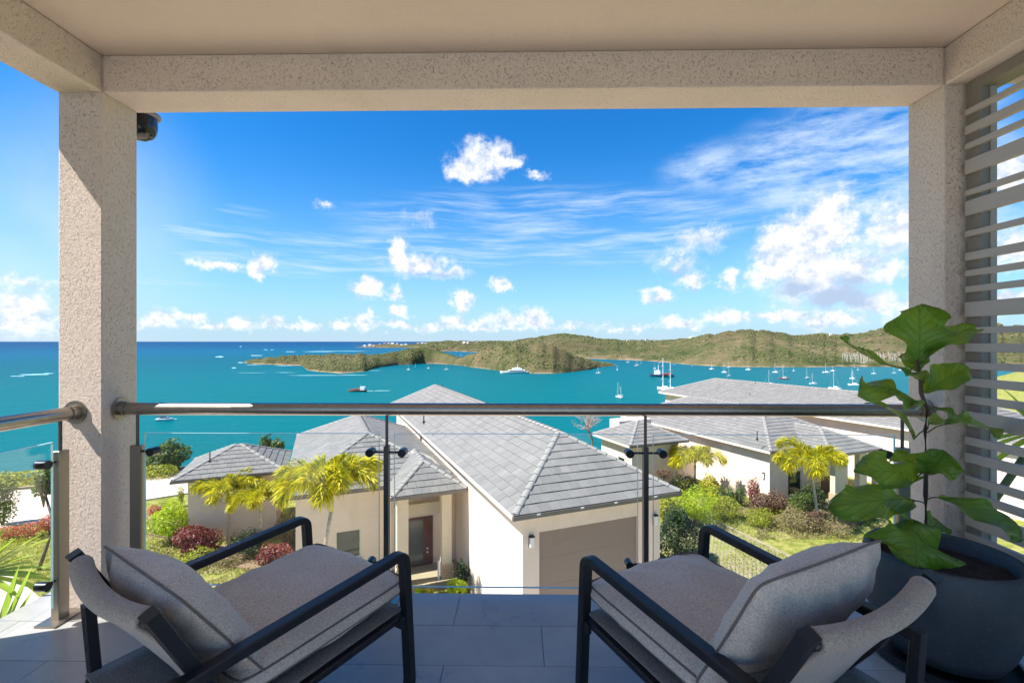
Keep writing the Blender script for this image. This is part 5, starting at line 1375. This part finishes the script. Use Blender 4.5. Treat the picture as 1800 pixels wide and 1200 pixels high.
boats = [ # px, waterline y, mast px, kind, heading, label
 (718,650,12,'s',60,'sailboat off the low spit, leftmost of four by the peninsula'),
 (730,645.5,8,'n',20,'small sailboat tucked close under the peninsula shore'),
 (753,648,12,'c',10,'white catamaran anchored near the middle of the peninsula'),
 (785,650,13,'s',100,'slim sailboat right of the white catamaran'),
 (810,625.5,6,'s',30,'tiny sailboat in the inlet behind the peninsula, left one'),
 (827,626,7,'c',80,'white boat in the inlet behind the peninsula, right one'),
 (567,614.5,6,'s',0,'lone sail far out on the open sea'),
 (1052,656,14,'s',80,'sailboat just right of the peninsula point'),
 (1085,650,9,'s',20,'short sailboat right of the peninsula tip near the inlet'),
 (1088,699,27,'k',25,'two masted ketch anchored in open water left of the roofs'),
 (1104,637,10,'s',70,'distant sailboat close to the mangrove shore, leftmost there'),
 (1120,643,15,'s',95,'sailboat with tall mast in front of the mangrove shore'),
 (1127,638.5,5,'s',0,'tiny sailboat right of the tall masted one by the mangroves'),
 (1159,639,10,'s',120,'sailboat directly behind the dark workboat'),
 (1151,648,10,'s',45,'sailboat left of the dark workboat'),
 (1166,645,12,'s',140,'sailboat half hidden behind the tall white masts'),
 (1185,640.5,4,'s',90,'tiny white boat alone right of the tall masts'),
 (1217,644.5,7,'n',90,'small dark boat under the foot of the big hill'),
 (1251,649,14,'c',15,'white catamaran under the left slope of the big hill'),
 (1273,655,18,'s',30,'white sailboat left of a closely spaced trio'),
 (1281,646,11,'s',80,'sailboat farthest back in the closely spaced trio'),
 (1281.5,661,14,'s',100,'sailboat nearest in the closely spaced trio'),
 (1315.5,650,14,'c',40,'catamaran in mid bay left of the red hulled yacht'),
 (1353,677,27,'c',60,'large white catamaran just above the far roof ridge'),
 (1363,655,18,'s',35,'white sailboat left of the red hulled yacht'),
 (1378,666,26,'r',70,'red hulled sailing yacht with a tall mast'),
 (1395,652,10,'s',0,'small sailboat behind and right of the red hulled yacht'),
 (1419,665,19,'s',115,'white sailboat with leaning sheer right of the red hulled yacht'),
 (1429,675,20,'s',75,'sailboat near the roof ridge with bluish hull'),
 (1452,655,18,'s',60,'white sailboat in the back row, left of a pair'),
 (1464,652,11,'c',20,'white boat in the back row, right of a pair'),
 (1467,684,31,'c',40,'biggest white sailboat right above the roof ridge'),
 (1498,666,19,'s',10,'sailboat behind another just left of the fig leaf'),
 (1500,677,26,'c',70,'white sailboat touching the tip of the fig leaf'),
 (1502,647,11,'n',100,'dark sailboat in front of the boatyard'),
 (1508,650,5,'s',0,'tiny boat in front of the boatyard quay'),
 (1536,657,12,'s',50,'sailboat seen just above the middle fig leaf'),
 (1572,656,11,'s',80,'sailboat beside the stucco column, left one'),
 (1582,651,10,'s',20,'sailboat beside the stucco column, right one')]
for (px, py, mp, kd, hd, lb) in boats:
    t = proto(kd); p = atz(px, py, SEAZ); t.location = p; t.rotation_euler = (0, 0, R(hd)); s_ = mp/F*p.y/({'s': 15, 'n': 15, 'k': 15, 'c': 17, 'r': 17}[kd]); t.scale = (max(s_*.8, .5),)*2+(s_,)
    tag(t, lb, 'sailboat', 'sailboats moored in the bay')
def motorboat():
    p = atz(290, 739, SEAZ); t = empty('motor_cruiser', p, R(-78)); tag(t, 'white motor cruiser with navy canopy under the left handrail', 'boat')
    link('hull', hull_mesh(9.2, 3.0, 1.3, WHITE), t); MB().box(-1.1, 1.1, -2.2, 1.5, 1.1, 2.2).build('cabin', WHITE, t); MB().box(-1.2, 1.2, -4.0, .8, 2.5, 2.75).build('canopy', BNAVY, t)
    MB().box(-1.12, 1.12, -1.9, 1.55, 1.5, 1.95).build('windscreen', WGLASS, t)
    m = MB()
    for x in (-1.1, 1.1):
        for y in (-3.8, .6): m.tube([(x, y, 1), (x, y, 2.5)], .05, 5)
    m.build('canopy_frame', MAST, t)
motorboat()
def barge():
    p = atz(628, 688, SEAZ); t = empty('work_barge', p, R(88)); tag(t, 'rusty brown barge under way leaving a short wake', 'boat')
    link('hull', hull_mesh(17, 5.5, 1.6, BBROWN), t); MB().box(-2, 2, -7.2, -3.2, 1.5, 4.4).build('wheelhouse', MAST, t); MB().box(-1.6, 1.6, -2.5, 1.5, 1.4, 2.8).build('cargo', BBROWN, t); MB().box(-1.3, 1.3, 2.2, 5, 1.4, 2.3).build('cargo', BRED, t)
    MB().tube([(0, -3, 1.5), (0, -3, 6)], .12, 6).build('mast', MAST, t)
barge()
def workboat():
    p = atz(1163, 662, SEAZ); t = empty('workboat', p, R(80)); tag(t, 'dark hulled salvage workboat with red deck gear in mid bay', 'boat')
    link('hull', hull_mesh(30, 8, 3.2, BNAVY), t); MB().box(-3, 3, 2, 9, 3, 8).build('wheelhouse', WHITE, t); MB().box(-3.2, 3.2, -12, 0, 2.9, 4.6).build('deck_gear', BRED, t)
    MB().tube([(0, 4, 8), (0, 4, 15)], .35, 6).build('mast', MAST, t); MB().tube([(0, -8, 4), (0, -15, 9)], .4, 6).build('crane_boom', BBROWN, t)
workboat()
def superyacht():
    p = atz(904, 656, SEAZ); t = empty('motor_yacht', p, R(95)); tag(t, 'large white motor yacht anchored below the peninsula cliffs', 'boat')
    link('hull', hull_mesh(40, 8, 3.0, WHITE), t); bevel(MB().box(-3.4, 3.4, -15, 8, 2.8, 5.0).build('deckhouse', WHITE, t), .4, 2); MB().box(-3.45, 3.45, -13, 7, 3.4, 4.4).build('window_band', WGLASS, t)
    bevel(MB().box(-2.8, 2.8, -11, 3, 5.0, 7.2).build('bridge', WHITE, t), .4, 2); MB().box(-2, 2, -8, -1, 7.2, 8.4).build('flybridge', WHITE, t); MB().tube([(0, -4, 8), (0, -5, 13)], [.5, .25], 6).build('radar_mast', WHITE, t)
superyacht()
def tallship():
    p = atz(1170, 687, SEAZ); t = empty('sailing_yacht', p, R(18)); tag(t, 'big sailing yacht whose two tall masts rise beside the far roof corner', 'boat')
    s_ = p.y/F; link('hull', hull_mesh(26, 6, 2.4, WHITE), t); MB().box(-1.9, 1.9, -7, 4, 2.2, 3.4).build('cabin', WHITE, t)
    for y, h_ in ((4, 57*s_), (-7, 50*s_)):
        MB().tube([(0, y, 2), (0, y, h_)], [.42, .26], 6).build('mast', MAST, t)
        for q in (.35, .55, .75): MB().tube([(-2.2, y, h_*q), (2.2, y, h_*q)], .14, 5, up=(0, 1, 0)).build('spreader', MAST, t)
        MB().tube([(0, y, 4), (0, y-7, 4.2)], .4, 6).build('boom', MAST, t)
tallship()

# far houses on the headlands
ORD = ['first', 'second', 'third', 'fourth', 'fifth', 'sixth', 'seventh', 'eighth', 'ninth', 'tenth', 'eleventh', 'twelfth', 'thirteenth', 'fourteenth', 'fifteenth']
def far_house(px, py, w, dep, label, group, s=1.0):
    d = ray(px, 600); x, y = d.x*dep, d.y*dep; z = H-(py-600)/F*dep
    t = empty('far_house', (x, y, z), random.uniform(-.5, .5)); tag(t, label, 'house', group); ww = w/F*dep
    MB().box(-ww/2, ww/2, -ww*.3, ww*.3, -6, ww*.32).build('wall', HOUSEW, t)
    MB().poly([(-ww*.55, -ww*.35, ww*.321), (ww*.55, -ww*.35, ww*.321), (ww*.55, ww*.35, ww*.321), (-ww*.55, ww*.35, ww*.321), (-ww*.25, 0, ww*.5), (ww*.25, 0, ww*.5)], [(0,1,5,4), (1,2,5), (2,3,4,5), (3,0,4)]).build('roof', HOUSER if random.random() < .4 else HOUSEW, t)
for i, (px, py, w) in enumerate([(641,608.5,5),(650,608,6),(657,608.6,5),(668,606,4),(676,605,5),(683,604.5,4),(690,605.5,6),(698,605.5,4),(706,607.5,5),(713,607.5,6),(728,606.5,4),(735,605,5),(742,604.5,5),(749,605,6),(756,606,5)]):
    far_house(px, py, w, 3560 if py > 607.4 else 3700, ORD[i]+' tiny white building from the left on the far low headland', 'white buildings on the low headland')
for i, (px, py, w) in enumerate([(816,602.5,5),(822,603,4),(833,609,4),(838,603.5,5),(845,607,5)]):
    far_house(px, py, w, 2500, ORD[i]+' small pale house from the left behind the peninsula', 'pale houses behind the peninsula')
for i, (px, py, w) in enumerate([(1104,599.5,5),(1110,601.5,6),(1117,603,7),(1122,600,4),(1124,602.5,5),(1137,597.5,5),(1145,601.5,5),(1151,601,4)]):
    far_house(px, py, w, 2050, ORD[i]+' white house from the left in the middle ridge cluster', 'white houses on the middle ridge')
for i, (px, py, w) in enumerate([(1212,594.5,4),(1217,593.5,5),(1222,595,4),(1415,590.5,5),(1422,591,4),(1460,588,4),(1567,596,8),(1580,598,6)]):
    far_house(px, py, w, 1640 if px > 1300 else 1750, ORD[i]+' pale house from the left along the big hill ridge', 'pale houses near the hill ridge')
# boatyard with laid-up boats below the hill
def boatyard():
    mb = MB(); ms = MB(); rnd = random.Random(9)
    for px in np.arange(1482, 1592, 2.2):
        for row in range(3):
            dep = 865+row*30; d = ray(float(px)+rnd.uniform(-.8, .8), 600); x, y = d.x*dep, d.y*dep; z = SEAZ+3.5+row*3.0; L = rnd.uniform(2, 3.6)
            mb.box(-1.6, 1.6, -L, L, 0, 2.8, Matrix.Translation((x, y, z)) @ Matrix.Rotation(rnd.uniform(-.3, .3), 4, 'Z'))
            if rnd.random() < .75: ms.tube([(x, y, z), (x+rnd.uniform(-.3, .3), y, z+rnd.uniform(12, 17))], .16, 4)
    tag(mb.build('boatyard_hulls', WHITE), 'rows of white yachts laid up ashore in the boatyard', 'boatyard', kind='stuff')
    tag(ms.build('boatyard_masts', MAST), 'forest of thin masts standing over the boatyard', 'masts', kind='stuff')
    V = [(ray(float(px), 600).x*dep, ray(float(px), 600).y*dep, z) for px in (1466, 1500, 1550, 1600) for dep, z in ((840, SEAZ-1), (842, SEAZ+2.4), (930, SEAZ+9), (955, SEAZ+16+3*math.sin(px)), (1000, SEAZ+17))]
    Fq = [(i*5+j, (i+1)*5+j, (i+1)*5+j+1, i*5+j+1) for i in range(3) for j in range(4)]
    tag(MB().poly(V, Fq).build('quay', ROCK), kind='structure')
boatyard()
